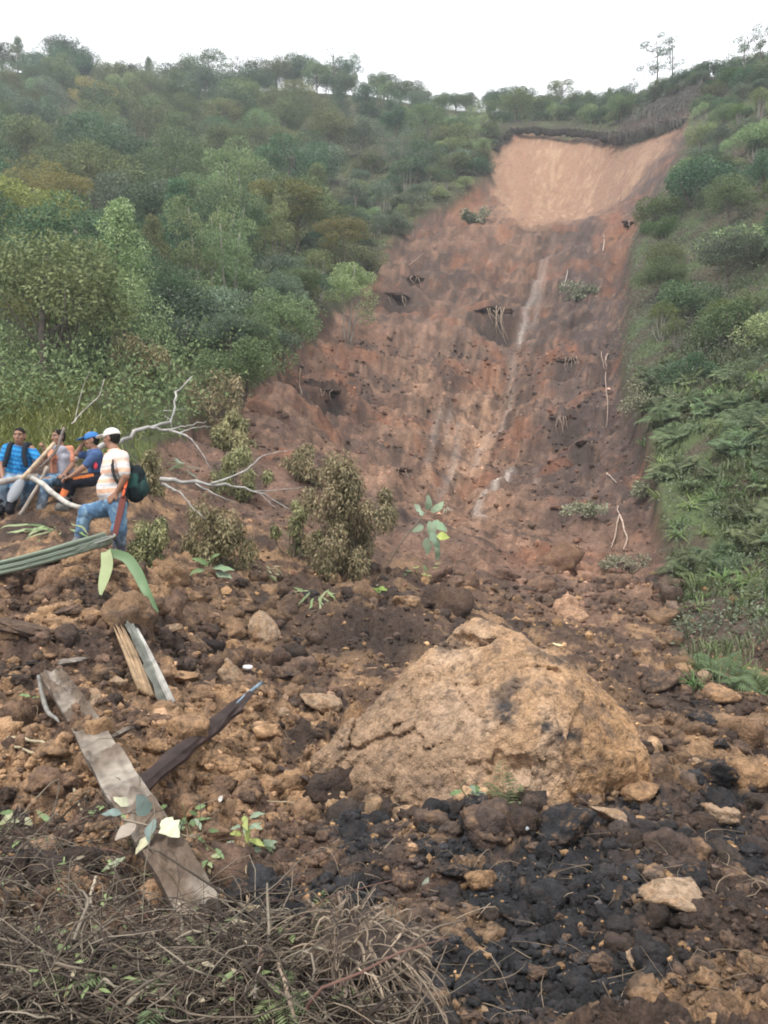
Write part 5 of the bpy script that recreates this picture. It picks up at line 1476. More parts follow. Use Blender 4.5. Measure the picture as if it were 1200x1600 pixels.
# ------------------------------------------------------------------ reed bundle and big blades by the men
def reeds():
    _r = [(x, at(x, y + 14)[1] - .16) for x, y in ((-60, 902), (0, 889), (40, 880), (80, 870), (110, 860), (170, 846))]
    YB = lambda x: float(np.interp(x, [q[0] for q in _r], np.minimum.accumulate([q[1] for q in _r][::-1])[::-1]))
    root = empty('reed_bundle', P(80, 870, 8.7), 'bundle of grey-green folded palm leaves lying in front of the standing man', 'leaf bundle')
    for i in range(30):
        f = rng.random(); dy = rng.normal() * 4.2; L = rng.uniform(-14, 6); dz = rng.uniform(-.05, .05)
        K = lambda x, y: P(x, y + dy, YB(x) + dz)
        a = K(-60, 902); b = K(40, 880); c = K(110, 860); d = K(168 + L, 846)
        if i < 2: d = P(183, 832 + i * 10, YB(170) + .05)
        p = smooth_path([a, b, c, d], 14); mb = MB()
        rr = (np.full(14, rng.uniform(.010, .022)) * (1 + .15 * rng.normal(size=14)) if i >= 2 else np.full(14, .013))
        tone = np.array([.15, .18, .135]) * rng.uniform(.45, 1.35)
        mb.tube(p, np.abs(rr), 6, tone if i >= 2 else np.array([.26, .27, .23])); child(mb, 'leaf', root, M['leafcol'])
reeds()
def strap(label, pts, w, tone, nrm=(0, -1, .3)):
    p = smooth_path(pts, 12); mb = MB(); n = np.array(nrm, float)
    t = unit(np.gradient(p, axis=0)); s = unit(np.cross(n, t)); ww = w * np.sin(np.linspace(.25, 1, 12) * math.pi * .97) ** .6
    up = np.cross(t, s); V = np.stack([p + s * ww[:, None] * .5 + up * w * .12, p, p - s * ww[:, None] * .5 + up * w * .12], 1).reshape(-1, 3)
    q = []
    for i in range(11): q += [[3*i, 3*i+1, 3*i+4, 3*i+3], [3*i+1, 3*i+2, 3*i+5, 3*i+4]]
    mb.add(V, None, q, np.array(tone)); return single(mb, 'blade_leaf', M['leafcol'], label, 'leaf', pts[0])
YL = lambda x, y: float(min(at(x, y)[1], at(x, y + 12)[1], at(x, y + 24)[1]) - .14)
strap('short pale yellow-green blade leaf hanging below the reed bundle', [P(166,862,YL(168,862)), P(168,885,YL(168,885)), P(164,905,YL(164,905)), P(159,930,YL(159,930))], .115, (.25, .29, .14))
strap('long green blade leaf arching down right of the short pale one', [P(172,864,YL(172,866)), P(195,870,YL(195,880)), P(212,890,YL(212,905)), P(228,922,YL(228,925)), P(247,957,YL(247,957))], .10, (.125, .20, .095))

# ------------------------------------------------------------------ plants among the debris
def sprig(name, label, stem, leaves, cat='plant', sr=.008, stemcol=(.22, .2, .1), group=None):
    """leaves: (base, direction, normal, L, W, colour)"""
    root = empty(name, stem[0], label, cat, group)
    mb = MB(); mb.tube(smooth_path(stem, 10), np.linspace(sr, sr * .5, 10), 5, stemcol); child(mb, 'stem', root, M['wood'])
    for b, d, n, L, W, c in leaves:
        mb = MB(); broadleaf(mb, np.array(b), np.array(d, float), np.array(n, float), L, W, 0, rng.uniform(.1, .35), c); child(mb, 'leaf', root, M['leafcol'])
    return root
G1, G2, G3, CREAM, BLUE, DRYL = (.095,.15,.055), (.135,.20,.08), (.165,.21,.135), (.46,.46,.32), (.15,.20,.18), (.26,.21,.13)
def rl(k, s=1.0): return rng.normal(size=3) * s
stem = [at(590, 922), P(618, 862, 9.6), P(645, 822, 9.4), P(668, 797, 9.3)]
sprig('sapling', 'leaning sapling with a crown of broad pale green leaves in front of the scar', stem,
  [(P(668,797,9.3), (.1,-.2,1), (.4,-1,.1), .17, .085, G3), (P(674,800,9.3), (.7,-.3,.9), (.1,-1,.3), .17, .09, (.24,.31,.2)), (P(662,805,9.3), (-.5,-.2,.9), (.4,-1,.2), .16, .08, (.25,.31,.22)), (P(668,815,9.3), (.2,-.4,-1), (.2,-1,.1), .19, .1, G3), (P(676,815,9.3), (.8,-.3,-.5), (0,-1,.5), .19, .11, (.17,.25,.15)),
   (P(662,822,9.3), (-.7,-.3,-.2), (.2,-1,.3), .14, .08, G3), (P(674,832,9.25), (.5,-.2,-1), (.3,-1,.1), .2, .1, (.18,.25,.17)), (P(668,840,9.25), (-.2,-.2,-1), (-.3,-1,.1), .18, .09, G3), (P(682,838,9.25), (.9,-.2,-.1), (0,-1,.6), .14, .09, (.28,.33,.08)), (P(680,855,9.2), (.1,-.1,-1), (.2,-1,0), .15, .07, G3)], 'sapling', .014, (.26,.22,.16))
p = at(588, 935)
sprig('leaf_sprig', 'bright yellow-green lobed leaf on dark soil left of the clay block top', [p, p + [0, 0, .12]], [(p + [0,0,.12], (-.8,-.6,.1), (0,-.4,1), .16, .12, (.2,.26,.05)), (p + [0,0,.12], (.8,-.6,0), (0,-.5,1), .17, .12, (.16,.22,.05)), (p + [.02,0,.12], (.2,-1,-.2), (0,-.3,1), .14, .1, (.14,.2,.05))])
p = at(325, 905)
sprig('leaf_sprig', 'dark green broad-leaved plant below the rounded wilted bush', [p, p + [0, 0, .2]], [(p + [0,0,.15], (-.9,-.3,.5), (0,-.7,1), .22, .12, G1), (p + [0,0,.18], (.5,-.4,.6), (0,-.7,1), .2, .11, G1), (p + [.05,0,.1], (1,-.4,.1), (0,-.6,1), .3, .13, (.17,.24,.13)), (p + [-.05,0,.1], (-.5,-.5,.0), (0,-.6,1), .2, .1, G2), (p + [0.1,0,.06], (1,-.7,-.1), (0,-.6,1), .24, .12, G3)])
# large leaves lying on the plank
q = at(250, 1372, .2)
sprig('leaf_cluster', 'cluster of large blue-green and cream leaves lying on the lower plank', [q + [-.16,.05,.02], q, q + [.14,-.05,-.02]],
  [(q + [.02,-.02,.05], (.65,-.6,-.45), (.1,-.75,.9), 0.112, 0.076, CREAM), (q + [-.02,0,.04], (-.1,-.7,-.5), (-.6,-.6,.6), 0.094, 0.059, BLUE), (q + [-.05,0,.06], (-.35,-.3,.75), (.2,-1,.5), 0.094, 0.066, BLUE), (q + [-.10,0,.02], (-.7,-.6,-.3), (0,-.6,1), 0.094, 0.059, (.25,.21,.17)),
   (q + [-.02,-.02,-.02], (-.7,-.8,-.5), (.1,-.5,1), 0.094, 0.040, (.42,.40,.26)), (q + [-.14,.04,.08], (-.6,-.1,.4), (0,-1,.6), 0.072, 0.040, CREAM), (q + [-.17,.04,.05], (-1,-.2,.1), (0,-.7,1), 0.079, 0.040, BLUE), (q + [-.12,-.06,-.1], (-.6,-.5,-.1), (0,-.6,1), 0.094, 0.033, (.3,.33,.22))], 'leaves', .006, (.25,.2,.15))
def herb(px, py, h, n, L, W, cols, label, spread=.16, name='herb'):
    b = at(px, py); st = [b, b + [rng.normal() * .03, 0, h * .5], b + [rng.normal() * .06, -.03, h]]
    lv = []
    for i in range(n):
        f = rng.uniform(.15, 1); a = rng.random() * 6.28; base = b + (np.array(st[2]) - b) * f + np.array([math.cos(a), math.sin(a) * .6, 0]) * spread * rng.random()
        lv.append((base, (math.cos(a), math.sin(a) * .6 - .3, rng.uniform(-.8, .5)), (0, -.7, .8), L * rng.uniform(.6, 1.2), W * rng.uniform(.7, 1.2), np.array(cols[int(rng.integers(len(cols)))]) * rng.uniform(.75, 1.2)))
    return sprig(name, label, st, lv, 'plant', .005)
herb(388, 1338, .22, 15, .085, .03, [G2, G3, (.30,.34,.10), (.2,.25,.17)], 'wilting leafy sprig on the black soil right of the plank', .09)
herb(305, 1318, .2, 18, .06, .024, [G1, G2, G3], 'leafy green sprig beside the right side of the plank', .09)
herb(330, 1372, .14, 12, .06, .024, [G2, (.26,.3,.15), DRYL], 'low drooping sprig below the leafy one right of the plank', .1)
herb(25, 1305, .12, 11, .06, .03, [(.22,.24,.12), G2, (.33,.33,.2)], 'pale leafed sprig at the left frame edge', .09)
herb(38, 1105, .1, 8, .09, .026, [G2, (.28,.32,.08)], 'small yellow-green plant left of the plank top', .08)
herb(735, 1252, .14, 6, .09, .03, [G1, G3], 'small green sprig at the foot of the clay block', .05)
herb(500, 945, .18, 12, .2, .03, [G2, (.24,.27,.14)], 'low grassy plant left of the clay block top', .22)
herb(420, 905, .2, 16, .16, .025, [(.19,.19,.1), DRYL, G1], 'dry low bush between the wilted bushes', .2)
herb(655, 905, .2, 12, .16, .04, [G1, (.25,.25,.09)], 'small weed under the sapling', .2)
herb(600, 830, .35, 15, .15, .04, [G3, (.28,.31,.2), G2], 'slender pale weed right of the biggest wilted bush', .16)
herb(697, 800, .25, 10, .2, .03, [(.36,.36,.28), (.3,.28,.2)], 'dry whitish seed plume beside the sapling crown', .1)
herb(290, 745, .25, 14, .34, .035, [(.15,.2,.14), G1], 'spiky grey-green tuft above the level white branch', .12)
herb(95, 838, .12, 16, .36, .045, [G2, (.22,.26,.13), G1], 'crushed long green leaves behind the reed bundle', .5)
def fern_thing(px, py, label, fr, scale=1.0, lift=0.0, tone=.6, mat='fern'):
    if py > 1500: scale *= .5; tone *= .8
    p = at(px, py, lift * .4); root = empty('fern_sprig', p, label, 'fern', 'fern sprigs among the debris')
    for ang, L, arch in fr:
        mb = MB(); frond(mb, p + rng.normal(size=3) * .01, math.radians(ang), L * scale, arch, tone + rng.normal() * .1, 12, .26); child(mb, 'frond', root, M[mat], False)
fern_thing(790, 1262, 'pale green fern growing in front of the undercut of the clay block', [(95,.26,.2), (35,.22,.5), (150,.24,.5), (-60,.2,.8), (-110,.2,.9), (70,.2,.35), (180,.2,.8)], 1.0, 0, .95)
fern_thing(840, 1240, 'tiny fern right of the pale fern at the block foot', [(60,.12,.4), (120,.12,.4), (100,.1,.2)])
fern_thing(495, 1470, 'single upright fern frond on the root mat', [(60,.19,.28)], 1, .03, .8)
fern_thing(440, 1590, 'fern fronds hanging in the twigs below the root mat', [(-80,.2,.95), (-40,.22,.9), (-120,.2,.9), (60,.15,.5)], 1, .1, .9)
fern_thing(250, 1590, 'fern fronds in the twigs at the bottom left', [(-100,.22,.9), (-30,.2,.9), (100,.16,.5)], 1, .06, .8)
fern_thing(95, 1560, 'pale fern frond in the twigs near the bottom left corner', [(20,.24,.85), (170,.2,.9)], 1, .06, 1.0)
fern_thing(560, 1590, 'fern frond at the bottom edge below the root mat', [(-20,.2,.9), (40,.14,.8)], 1, .06, .95)
def flat_leaf(px, py, ang, L, W, c, label, lift=.03, n=(0, -.8, .7)):
    p = at(px, py, lift); mb = MB(); d = np.array([math.cos(math.radians(ang)), -.15, math.sin(math.radians(ang))])
    broadleaf(mb, p - d * L / 2, d, np.array(n, float), L, W, 0, .15, c); single(mb, 'fallen_leaf', M['leafcol'], label, 'leaf', p, 'single leaves on the debris')
flat_leaf(663, 1402, 80, .085, .038, (.30,.33,.26), 'upright oval grey-green leaf on black soil')
flat_leaf(580, 1513, 100, .09, .055, (.27,.33,.19), 'veined pale green leaf right of the root mat')
flat_leaf(567, 1480, 10, .09, .05, (.45,.45,.30), 'pale cream leaf above the veined one')
flat_leaf(75, 1362, 5, .11, .03, (.40,.42,.33), 'pale slender leaf on the twigs at the left')
flat_leaf(385, 1432, 30, .10, .035, DRYL, 'dry tan leaf beside the plank end', .04)
flat_leaf(872, 1012, -8, .16, .035, (.55,.52,.30), 'cream yellow leaf lying on top of the clay block', .05)
flat_leaf(345, 1265, 60, .04, .03, (.7,.7,.66), 'small white petal-like scrap right of the plank', .03)

# ------------------------------------------------------------------ litter
def scrap():
    p = at(386, 1060, .05); mb = MB()
    V, T = chunk(5, .2, 7, ICO2, .5); mb.add(V * np.array([.05, .035, .045]) + p, T, None, (.82, .82, .84)); single(mb, 'plastic_scrap', M['plastic'], 'crumpled white plastic scrap in the middle left debris', 'litter', p)
scrap()
mb = MB(); mb.tube(smooth_path([at(810, 1291, .04), at(817, 1300, .04), at(825, 1308, .035)], 5), [.011] * 5, 8, (.42, .46, .48)); single(mb, 'pipe_piece', M['plastic'], 'short grey-blue pipe piece below the fern on black soil', 'pipe', at(815, 1299))

# ------------------------------------------------------------------ vines, roots, twigs in the foreground
def vine(label, pts, r, col, name='vine', lift=.06, cat='vine'):
    yv = many(np.array([q[0] for q in pts], float), np.array([q[1] for q in pts], float)); yv = np.array([np.mean(yv[max(0, i - 1):i + 2]) for i in range(len(yv))]); p3 = [P(x, y, Y - lift) for (x, y), Y in zip(pts, yv)]; n = 7 * len(pts); q = smooth_path(p3, n, min(.004, r * .35)); mb = MB()
    mb.tube(q, np.linspace(r, r * .6, n) * (1 + .15 * rng.normal(size=n)), 6, np.array(col)); single(mb, name, M['wood'], label, cat, p3[0], 'vines and roots in the foreground')
VT = (.34, .29, .19)
vine('pale vine looping along the left side of the plank', [(12,1152),(70,1162),(105,1205),(125,1260),(160,1305),(215,1340)], .010, VT, lift=.09)
vine('thin vine running beside the looping pale vine', [(20,1165),(60,1180),(95,1200)], .009, VT, lift=.08)
vine('thin straight straw across the ochre debris', [(330,1248),(400,1250),(482,1256)], .005, (.4,.33,.22), 'straw', .04, 'straw')
vine('long grey stem curving over the twigs up to the root mat', [(170,1600),(230,1545),(300,1515),(360,1472),(452,1446)], .0055, (.27,.24,.18), lift=.12)
vine('upright bent brown root at the root mat', [(462,1600),(446,1540),(442,1490),(455,1440)], .0045, (.25,.19,.14), 'root', .14, 'root')
vine('pale curled root left of the root mat', [(398,1560),(400,1530),(407,1510)], .0035, (.4,.36,.3), 'root', .12, 'root')
vine('thick reddish root stub in the twigs', [(408,1535),(407,1500),(408,1478)], .008, (.17,.075,.06), 'root', .10, 'root')
vine('pink-brown forked root beside the split post', [(170,1152),(200,1140),(228,1120),(246,1098)], .014, (.25,.15,.12), 'root', .05, 'root')
vine('small pale root loops on black soil below the block', [(856,1474),(880,1472),(905,1478),(922,1468)], .005, (.5,.43,.32), 'root', .03, 'root')
vine('curled pale root beside the smooth tan stone', [(1008,1496),(1022,1488),(1040,1490),(1048,1502),(1036,1508)], .006, (.5,.4,.28), 'root', .04, 'root')
vine('thin dark root trailing over black soil at right', [(985,1530),(988,1560),(1000,1590)], .005, (.12,.09,.08), 'root', .03, 'root')
vine('thin pale root arching over the right foreground', [(1060,1330),(1090,1325),(1118,1338)], .005, (.35,.28,.2), 'root', .05, 'root')
vine('dry bent stem standing right of the plank', [(388,1440),(386,1400),(384,1350),(380,1320)], .005, (.33,.26,.17), 'stem', .10, 'stem')
vine('thick dark root crossing below the block left foot', [(395,1185),(430,1198),(480,1218),(520,1240)], .02, (.07,.05,.045), 'root', .03, 'root')
vine('pale stick leaning on the left twigs', [(150,1370),(142,1400),(150,1430),(158,1480)], .006, (.33,.28,.21), 'stick', .08, 'stick')

def tangle():
    mb = MB(); n = 0
    while n < 4200:
        px = rng.uniform(-60, 610); py = rng.uniform(1240, 1640)
        edge = 1420 if px > 330 else 1300 + .1 * px
        if py < edge + rng.normal() * 45: continue
        if px > 455 and py < 1540 and rng.random() < .85: continue
        Y = float(many(np.array([px]), np.array([py]))[0]); p = on(px, Y, rng.uniform(-.01, .05))
        a = rng.random() * 6.28; L = rng.uniform(.04, .22) if rng.random() < .88 else rng.uniform(.2, .5); L *= min(1, Y / 2.2)
        d = np.array([math.cos(a), math.sin(a) * .6, rng.normal() * .35]); e = p + d * L
        r = rng.choice([.0014, .002, .003, .005], p=[.45, .33, .17, .05])
        q = curve(p, e, rng.normal(size=3) * .2 * L, 6) + np.cumsum(rng.normal(size=(6, 3)) * .03 * L, axis=0)
        t = rng.random(); c = np.array([.085, .065, .052]) if t < .42 else np.array([.20, .16, .12]) if t < .8 else np.array([.34, .29, .22]) if t < .96 else np.array([.16, .09, .07])
        mb.tube(q, [r, r, r * .9, r * .8, r * .7, r * .4], 4, c * rng.uniform(.3, .85), False); n += 1
    tag(mb.build('twig_tangle', M['twig'], None), 'tangle of dry twigs and roots filling the lower left corner', 'twigs', None, 'stuff')
    mb = MB(); k = 0
    while k < 480:    # fine rootlets across the debris
        px = rng.uniform(-40, 1240); py = rng.uniform(960, 1620)
        if 480 < px < 1020 and 960 < py < 1250: continue
        Y = float(many(np.array([px]), np.array([py]))[0]); p = on(px, Y, .015); a = rng.random() * 6.28; L = rng.uniform(.05, .22)
        mb.tube(curve(p, p + np.array([math.cos(a), math.sin(a), rng.uniform(-.2, .4)]) * L, rng.normal(size=3) * .25 * L, 6), np.array([1, 1, .9, .8, .6, .3]) * .0020, 3, np.array([.26, .20, .14]) * rng.uniform(.5, 1.2), False); k += 1
    tag(mb.build('rootlets', M['twig'], None), 'fine pale rootlets sticking out of the debris', 'rootlets', None, 'stuff')
    mb = MB()
    for i in range(1100):   # dead leaf litter in the tangle
        px = rng.uniform(-40, 600); py = rng.uniform(1270, 1620)
        if px > 330 and py < 1440: continue
        Y = float(many(np.array([px]), np.array([py]))[0]); p = on(px, Y, rng.uniform(.0, .08)); a = rng.random() * 6.28; t = rng.random()
        c = (.13,.10,.07) if t < .5 else (.26,.22,.15) if t < .68 else (.17,.22,.09)
        broadleaf(mb, p, np.array([math.cos(a), math.sin(a), rng.normal() * .3]), np.array([rng.normal() * .4, -.4, 1]), rng.uniform(.015, .05), rng.uniform(.006, .02), 0, .2, np.array(c) * rng.uniform(.6, 1.2), 3)
    tag(mb.build('leaf_litter', M['leafcol'], None, False), 'dead leaf litter caught in the twigs at lower left', 'leaf litter', None, 'stuff')
tangle()
def root_mat():
    p = at(545, 1480, 0) ; p = P(545, 1492, 2.22)
    root = empty('root_mat', p, 'torn dark root mat with hanging rootlets at the bottom centre', 'root mat')
    W, T = chunk(77, .42, 9, ICO4, .8); n = fbm3(W * 4, 4, 3)
    V = W * np.array([.15, .15, .10]) + p; col = mixc(np.tile(np.array([.055, .042, .036]), (len(W), 1)), np.array([.19, .14, .10]), sst(-.05, .4, n))
    child(mesh_np('soil', V, [T], col, True, M['clod']), 'soil', root, None)
    mb = MB()
    for i in range(420):
        d = unit(rng.normal(size=3)); s = p + d * np.array([.155, .16, .115]) * .95; L = rng.uniform(.05, .22)
        e = s + d * L * .5 + np.array([rng.normal() * .04, -.02, -L * rng.uniform(.2, 1)])
        mb.tube(curve(s, e, rng.normal(size=3) * .02 + d * .03, 6), np.array([1, 1, .9, .8, .6, .4]) * rng.choice([.0018, .003, .0045]), 3, np.array([.27, .21, .155]) * rng.uniform(.4, 1.25), False)
    o = child(mb, 'rootlets', root, M['twig']); o['kind'] = 'stuff'
root_mat()

# ------------------------------------------------------------------ people
M['cloth'] = plain_material('cloth', (.5,.5,.5), .9, .12, 60, .25, attr=True, spec=.15)
M['skin'] = plain_material('skin', (.3,.18,.12), .55, .08, 30, .1, attr=True)
SKIN = np.array([.27, .145, .095])

def basis(fwd, up=(0, 0, 1)):
    f = unit(np.array(fwd, float)); r = unit(np.cross(f, np.array(up, float))); return f, r, np.cross(r, f)      # forward, right, up

def hand_prims(w, d, n, side, curl=.5, s=1.0):
    """wrist, direction, palm normal, thumb side: palm, four jointed fingers, thumb"""
    d = unit(d); n = unit(n - d * np.dot(n, d)); t = np.cross(d, n) * side
    pr = [('e', w + d * .045 * s, (.048 * s, .018 * s, .040 * s), np.stack([d, n, t]))]
    for i, (o, L) in enumerate(((.030, .072), (.010, .080), (-.010, .074), (-.029, .058))):
        a = w + d * .080 * s + t * o * s; L *= s
        q = a; dirv = d + t * o * 1.2
        for k in range(3):
            ang = curl * (.35 + .75 * k); v = unit(dirv * math.cos(ang) + n * math.sin(ang)); q2 = q + v * L * (.46, .32, .24)[k]
            pr.append(('c', q, (.0100, .0092, .0085)[k] * s, q2, (.0092, .0085, .0075)[k] * s)); q = q2
    a = w + d * .025 * s + t * .03 * s; b = a + unit(d * .7 + t * .75 + n * .25) * .035 * s; c = b + unit(d * .9 + t * .25 + n * (.3 + curl * .5)) * .03 * s
    pr += [('c', a, .013 * s, b, .011 * s), ('c', b, .011 * s, c, .0085 * s)]
    return pr

def head_prims(c, fwd, up, s=1.0):
    f, r, u = basis(fwd, up); R = np.stack([f, r, u])
    E = lambda x, y, z, rx, ry, rz: ('e', c + (f * x + r * y + u * z) * s, (rx * s, ry * s, rz * s), R)
    return [E(-.008, 0, .030, .098, .077, .090), E(.022, 0, -.030, .070, .062, .085), E(.045, 0, -.085, .040, .045, .032),          # skull, face, chin
            ('c', c + (f * .088 + u * .018) * s, .011 * s, c + (f * .112 - u * .026) * s, .016 * s),                                  # nose
            E(.082, .0, .040, .020, .055, .012), E(.083, 0, -.058, .018, .026, .008), E(.080, 0, -.072, .018, .022, .009),            # brow, lips
            E(-.01, .077, -.005, .022, .012, .036), E(-.01, -.077, -.005, .022, .012, .036),                                          # ears
            E(.062, .045, -.022, .022, .022, .02), E(.062, -.045, -.022, .022, .022, .02)]                                            # cheeks

def skin_colours(V, c, fwd, up, s=1.0, beard=.0):
    f, r, u = basis(fwd, up); q = (V - c) / s; x, y, z = q @ f, q @ r, q @ u
    col = np.tile(SKIN, (len(V), 1)) * (1 + .08 * fbm3(V * 14, 2, 3))[:, None]
    front = x > .05
    for sg in (-1, 1):
        eye = np.exp(-((y - sg * .033) / .013) ** 2 - ((z - .012) / .007) ** 2) * front; col = mixc(col, np.array([.30, .27, .25]), eye * .9)
        iris = np.exp(-((y - sg * .033) / .006) ** 2 - ((z - .012) / .007) ** 2) * front; col = mixc(col, np.array([.015, .01, .01]), iris * 1.2)
        brow = np.exp(-((y - sg * .035) / .02) ** 2 - ((z - .036) / .006) ** 2) * front; col = mixc(col, np.array([.02, .015, .012]), brow)
    col = mixc(col, np.array([.20, .075, .06]), np.exp(-(y / .024) ** 2 - ((z + .065) / .011) ** 2) * front)
    col = mixc(col, np.array([.035, .025, .02]), np.exp(-(y / .028) ** 2 - ((z + .049) / .006) ** 2) * front * beard)
    return col

def pmesh(name, prims, root, col, mat, h=.009, k=.025, noise=None, cut=None):
    V, Q_ = sdf_mesh(prims, h, k, noise, cut)
    c = col(V) if callable(col) else np.tile(np.array(col, float), (len(V), 1))
    me = mesh_np(name, V, [Q_], c, True, mat)
    return child(me, name, root, None)

def cap_parts(root, c, fwd, up, colour, s=1.0, visor=True, brim_drop=.0):
    f, r, u = basis(fwd, up); R = np.stack([f, r, u])
    top = c + (u * .036 - f * .006) * s
    cutp = [(c + (u * .028) * s, -(u * .97 + f * .16))]
    def tone(V):
        n = fbm3(V * 9, 2, 6); return np.tile(np.array(colour), (len(V), 1)) * (1 + .12 * n)[:, None]
    pmesh('cap', [('e', top, (.112 * s, .091 * s, .094 * s), R)], root, tone, M['cloth'], .007, .01, None, cutp)
    if visor:
        g = c + (u * (.040 - brim_drop) + f * .140) * s
        fr = unit(f - u * .22); R2 = np.stack([fr, r, np.cross(r, fr)])
        pmesh('visor', [('e', g, (.078 * s, .078 * s, .011 * s), R2)], root, tone, M['cloth'], .006, .01)
def hair_part(root, c, fwd, up, s=1.0, z=.028, colour=(.012, .01, .009), back=True):
    f, r, u = basis(fwd, up); R = np.stack([f, r, u])
    pr = [('e', c + (u * .036 - f * .012) * s, (.101 * s, .080 * s, .089 * s), R)]
    if back: pr.append(('e', c + (-f * .048 - u * .01) * s, (.055 * s, .072 * s, .065 * s), R))
    pmesh('hair', pr, root, colour, M['cloth'], .007, .02, (.006, 30), [(c + (f * .062 + u * z) * s, (f * .80 - u * .62))])

def boot(root, ankle, toe, colour, sh=.18, name='boot', shaft_dir=(0, 0, 1)):
    ankle = np.array(ankle, float); toe = np.array(toe, float); d = unit(toe - ankle); heel = ankle - unit(d * [1, 1, 0]) * .05
    heel[2] = min(ankle[2], toe[2]) + .0
    pmesh(name, [('c', ankle, .062, ankle + unit(shaft_dir) * sh, .070), ('c', heel, .046, toe, .040), ('c', ankle - [0, 0, .02], .055, (ankle + toe) / 2, .048)], root, colour, M['cloth'], .009, .03)

def jean(V):
    n = .6 * fbm3(V * np.array([16, 16, 8]), 3, 31); m = fbm3(V * 30, 2, 33)
    c = np.tile(np.array([.085, .165, .27]), (len(V), 1)); c = mixc(c, np.array([.24, .36, .46]), sst(-.15, .45, n + .3 * m)); c = mixc(c, np.array([.05, .085, .15]), sst(.2, .5, -n) * .6); zlo = V[:, 2].min(); return mixc(c, np.array([.15, .11, .08]), sst(.45, .05, V[:, 2] - zlo + .15 * n) * .7)

# ---- the standing man: white cap, striped polo, jeans, one foot up on the bank, looking left
def standing_man():
    Y = 10.3
    J = lambda px, py, dy=0.0: P(px, py, Y + dy) if True else None
    foot = J(186, 880, -.08)
    root = empty('person', foot, 'standing man in white cap, orange-striped polo and jeans, one foot raised, looking left', 'person')
    hc = J(174.5, 685, .02); hf = (-.94, .34, -.05); hu = (-.08, 0, 1)
    neck = J(178.5, 703, .0); shL = J(190, 715, -.17); shR = J(174, 714, .20); chest = J(180, 730); belly = J(173.5, 763); hip = J(180, 786)
    elL = J(196.5, 744, -.24); wrL = J(182.5, 770, -.20); elR = J(163, 744, .30); wrR = J(158, 772, .22)
    hipL, hipR = J(184, 792, -.09), J(177, 791, .10)
    knS, anS = J(186.5, 829, -.10), J(186.5, 868, -.06)
    knU, anU = J(135.5, 800, .10), J(125.5, 838, .12)
    body = head_prims(hc, hf, hu, .98) + [('c', hc - [0, 0, .06], .056, neck, .060), ('c', neck, .06, chest, .10), ('c', shL, .06, shR, .06), ('e', chest, (.13, .16, .2), None), ('e', belly, (.135, .15, .16), None), ('e', hip, (.12, .14, .12), None),
        ('c', shL, .055, elL, .043), ('c', elL, .043, wrL, .029), ('c', shR, .055, elR, .043), ('c', elR, .043, wrR, .029), ('c', hipL, .08, knS, .055), ('c', knS, .052, anS, .036), ('c', hipR, .08, knU, .055), ('c', knU, .052, anU, .036)]
    body += hand_prims(wrL, unit(J(172, 780, -.2) - wrL), np.array([0.2, 1, -.3]), 1, .35) + hand_prims(wrR, unit(J(158, 786, .16) - wrR), np.array([1, 0, 0.]), 1, .5)
    pmesh('body', body, root, lambda V: skin_colours(V, hc, hf, hu, .98), M['skin'], .0085, .018)
    ax = unit(neck - hip)
    def stripes(V):
        v = (V - hip) @ ax + .012 * fbm3(V * 5, 2, 8); t = (v / .118) % 1.0
        c = np.tile(np.array([.66, .625, .59]), (len(V), 1))
        w = (t < .36); c[w] = np.array([.66, .41, .29])
        w = (t > .36) & (t < .44); c[w] = np.array([.72, .70, .68]); w = (t > .62) & (t < .80); c[w] = np.array([.50, .52, .56]); w = (t > .90); c[w] = np.array([.64, .46, .36])
        up = sst(.36, .46, (V - hip) @ ax); return mixc(c, np.array([.74, .63, .55]), up * .45)
    sh = [('c', neck - [0, 0, .03], .072, chest, .13), ('c', shL, .080, shR, .080), ('e', chest, (.155, .19, .22), None), ('e', belly + [-.014, 0, .0], (.155, .18, .185), None), ('e', J(181, 772), (.155, .18, .13), None),
          ('c', shL, .080, shL + (elL - shL) * .78, .068), ('c', shR, .080, shR + (elR - shR) * .75, .066)]
    pmesh('shirt', sh, root, stripes, M['cloth'], .0085, .04, (.016, 10), [(hip + [0, 0, -.005], (0, 0, -1)), (neck + [0, 0, .005], (-.15, 0, 1.0))])
    pmesh('collar', [('c', neck + [-.05, -.05, -.02], .018, neck + [.06, -.03, .0], .016), ('c', neck + [.06, -.03, .0], .016, neck + [.05, .06, .0], .016)], root, (.64, .36, .24), M['cloth'], .007, .015)
    tr = [('e', hip, (.150, .172, .12), None), ('c', hipL, .115, knS, .082), ('c', knS, .082, anS, .072), ('c', hipR, .118, knU, .088), ('c', knU, .088, anU, .072)]
    pmesh('jeans', tr, root, jean, M['cloth'], .009, .04, (.018, 12), [(hip + [0, 0, .07], (0, 0, 1))])
    boot(root, anS + [0, 0, -.03], J(178, 880, -.10), (.16, .17, .18), .14); boot(root, anU + [0, 0, -.02], J(116, 849, .10), (.19, .20, .22), .20, shaft_dir=knU - anU)
    hair_part(root, hc, hf, hu, .98, -.02); cap_parts(root, hc, hf, hu, (.66, .64, .60), 1.0)
    # backpack on his back
    c = J(214, 754, .0); b = empty('backpack', c, 'dark green and black backpack on the standing man', 'backpack')
    def bp(V):
        n = fbm3(V * 6, 3, 4); cc = np.tile(np.array([.012, .018, .02]), (len(V), 1)); return mixc(cc, np.array([.03, .085, .075]), sst(.05, .3, n) * .9)
    pmesh('bag', [('e', c + [0, 0, .02], (.105, .15, .20), None), ('e', c + [-.02, 0, -.10], (.115, .16, .15), None)], b, bp, M['cloth'], .01, .04, (.012, 10))
    pmesh('pocket', [('e', c + [.085, -.01, -.07], (.06, .11, .11), None)], b, (.022, .05, .045), M['cloth'], .009, .02, (.008, 12))
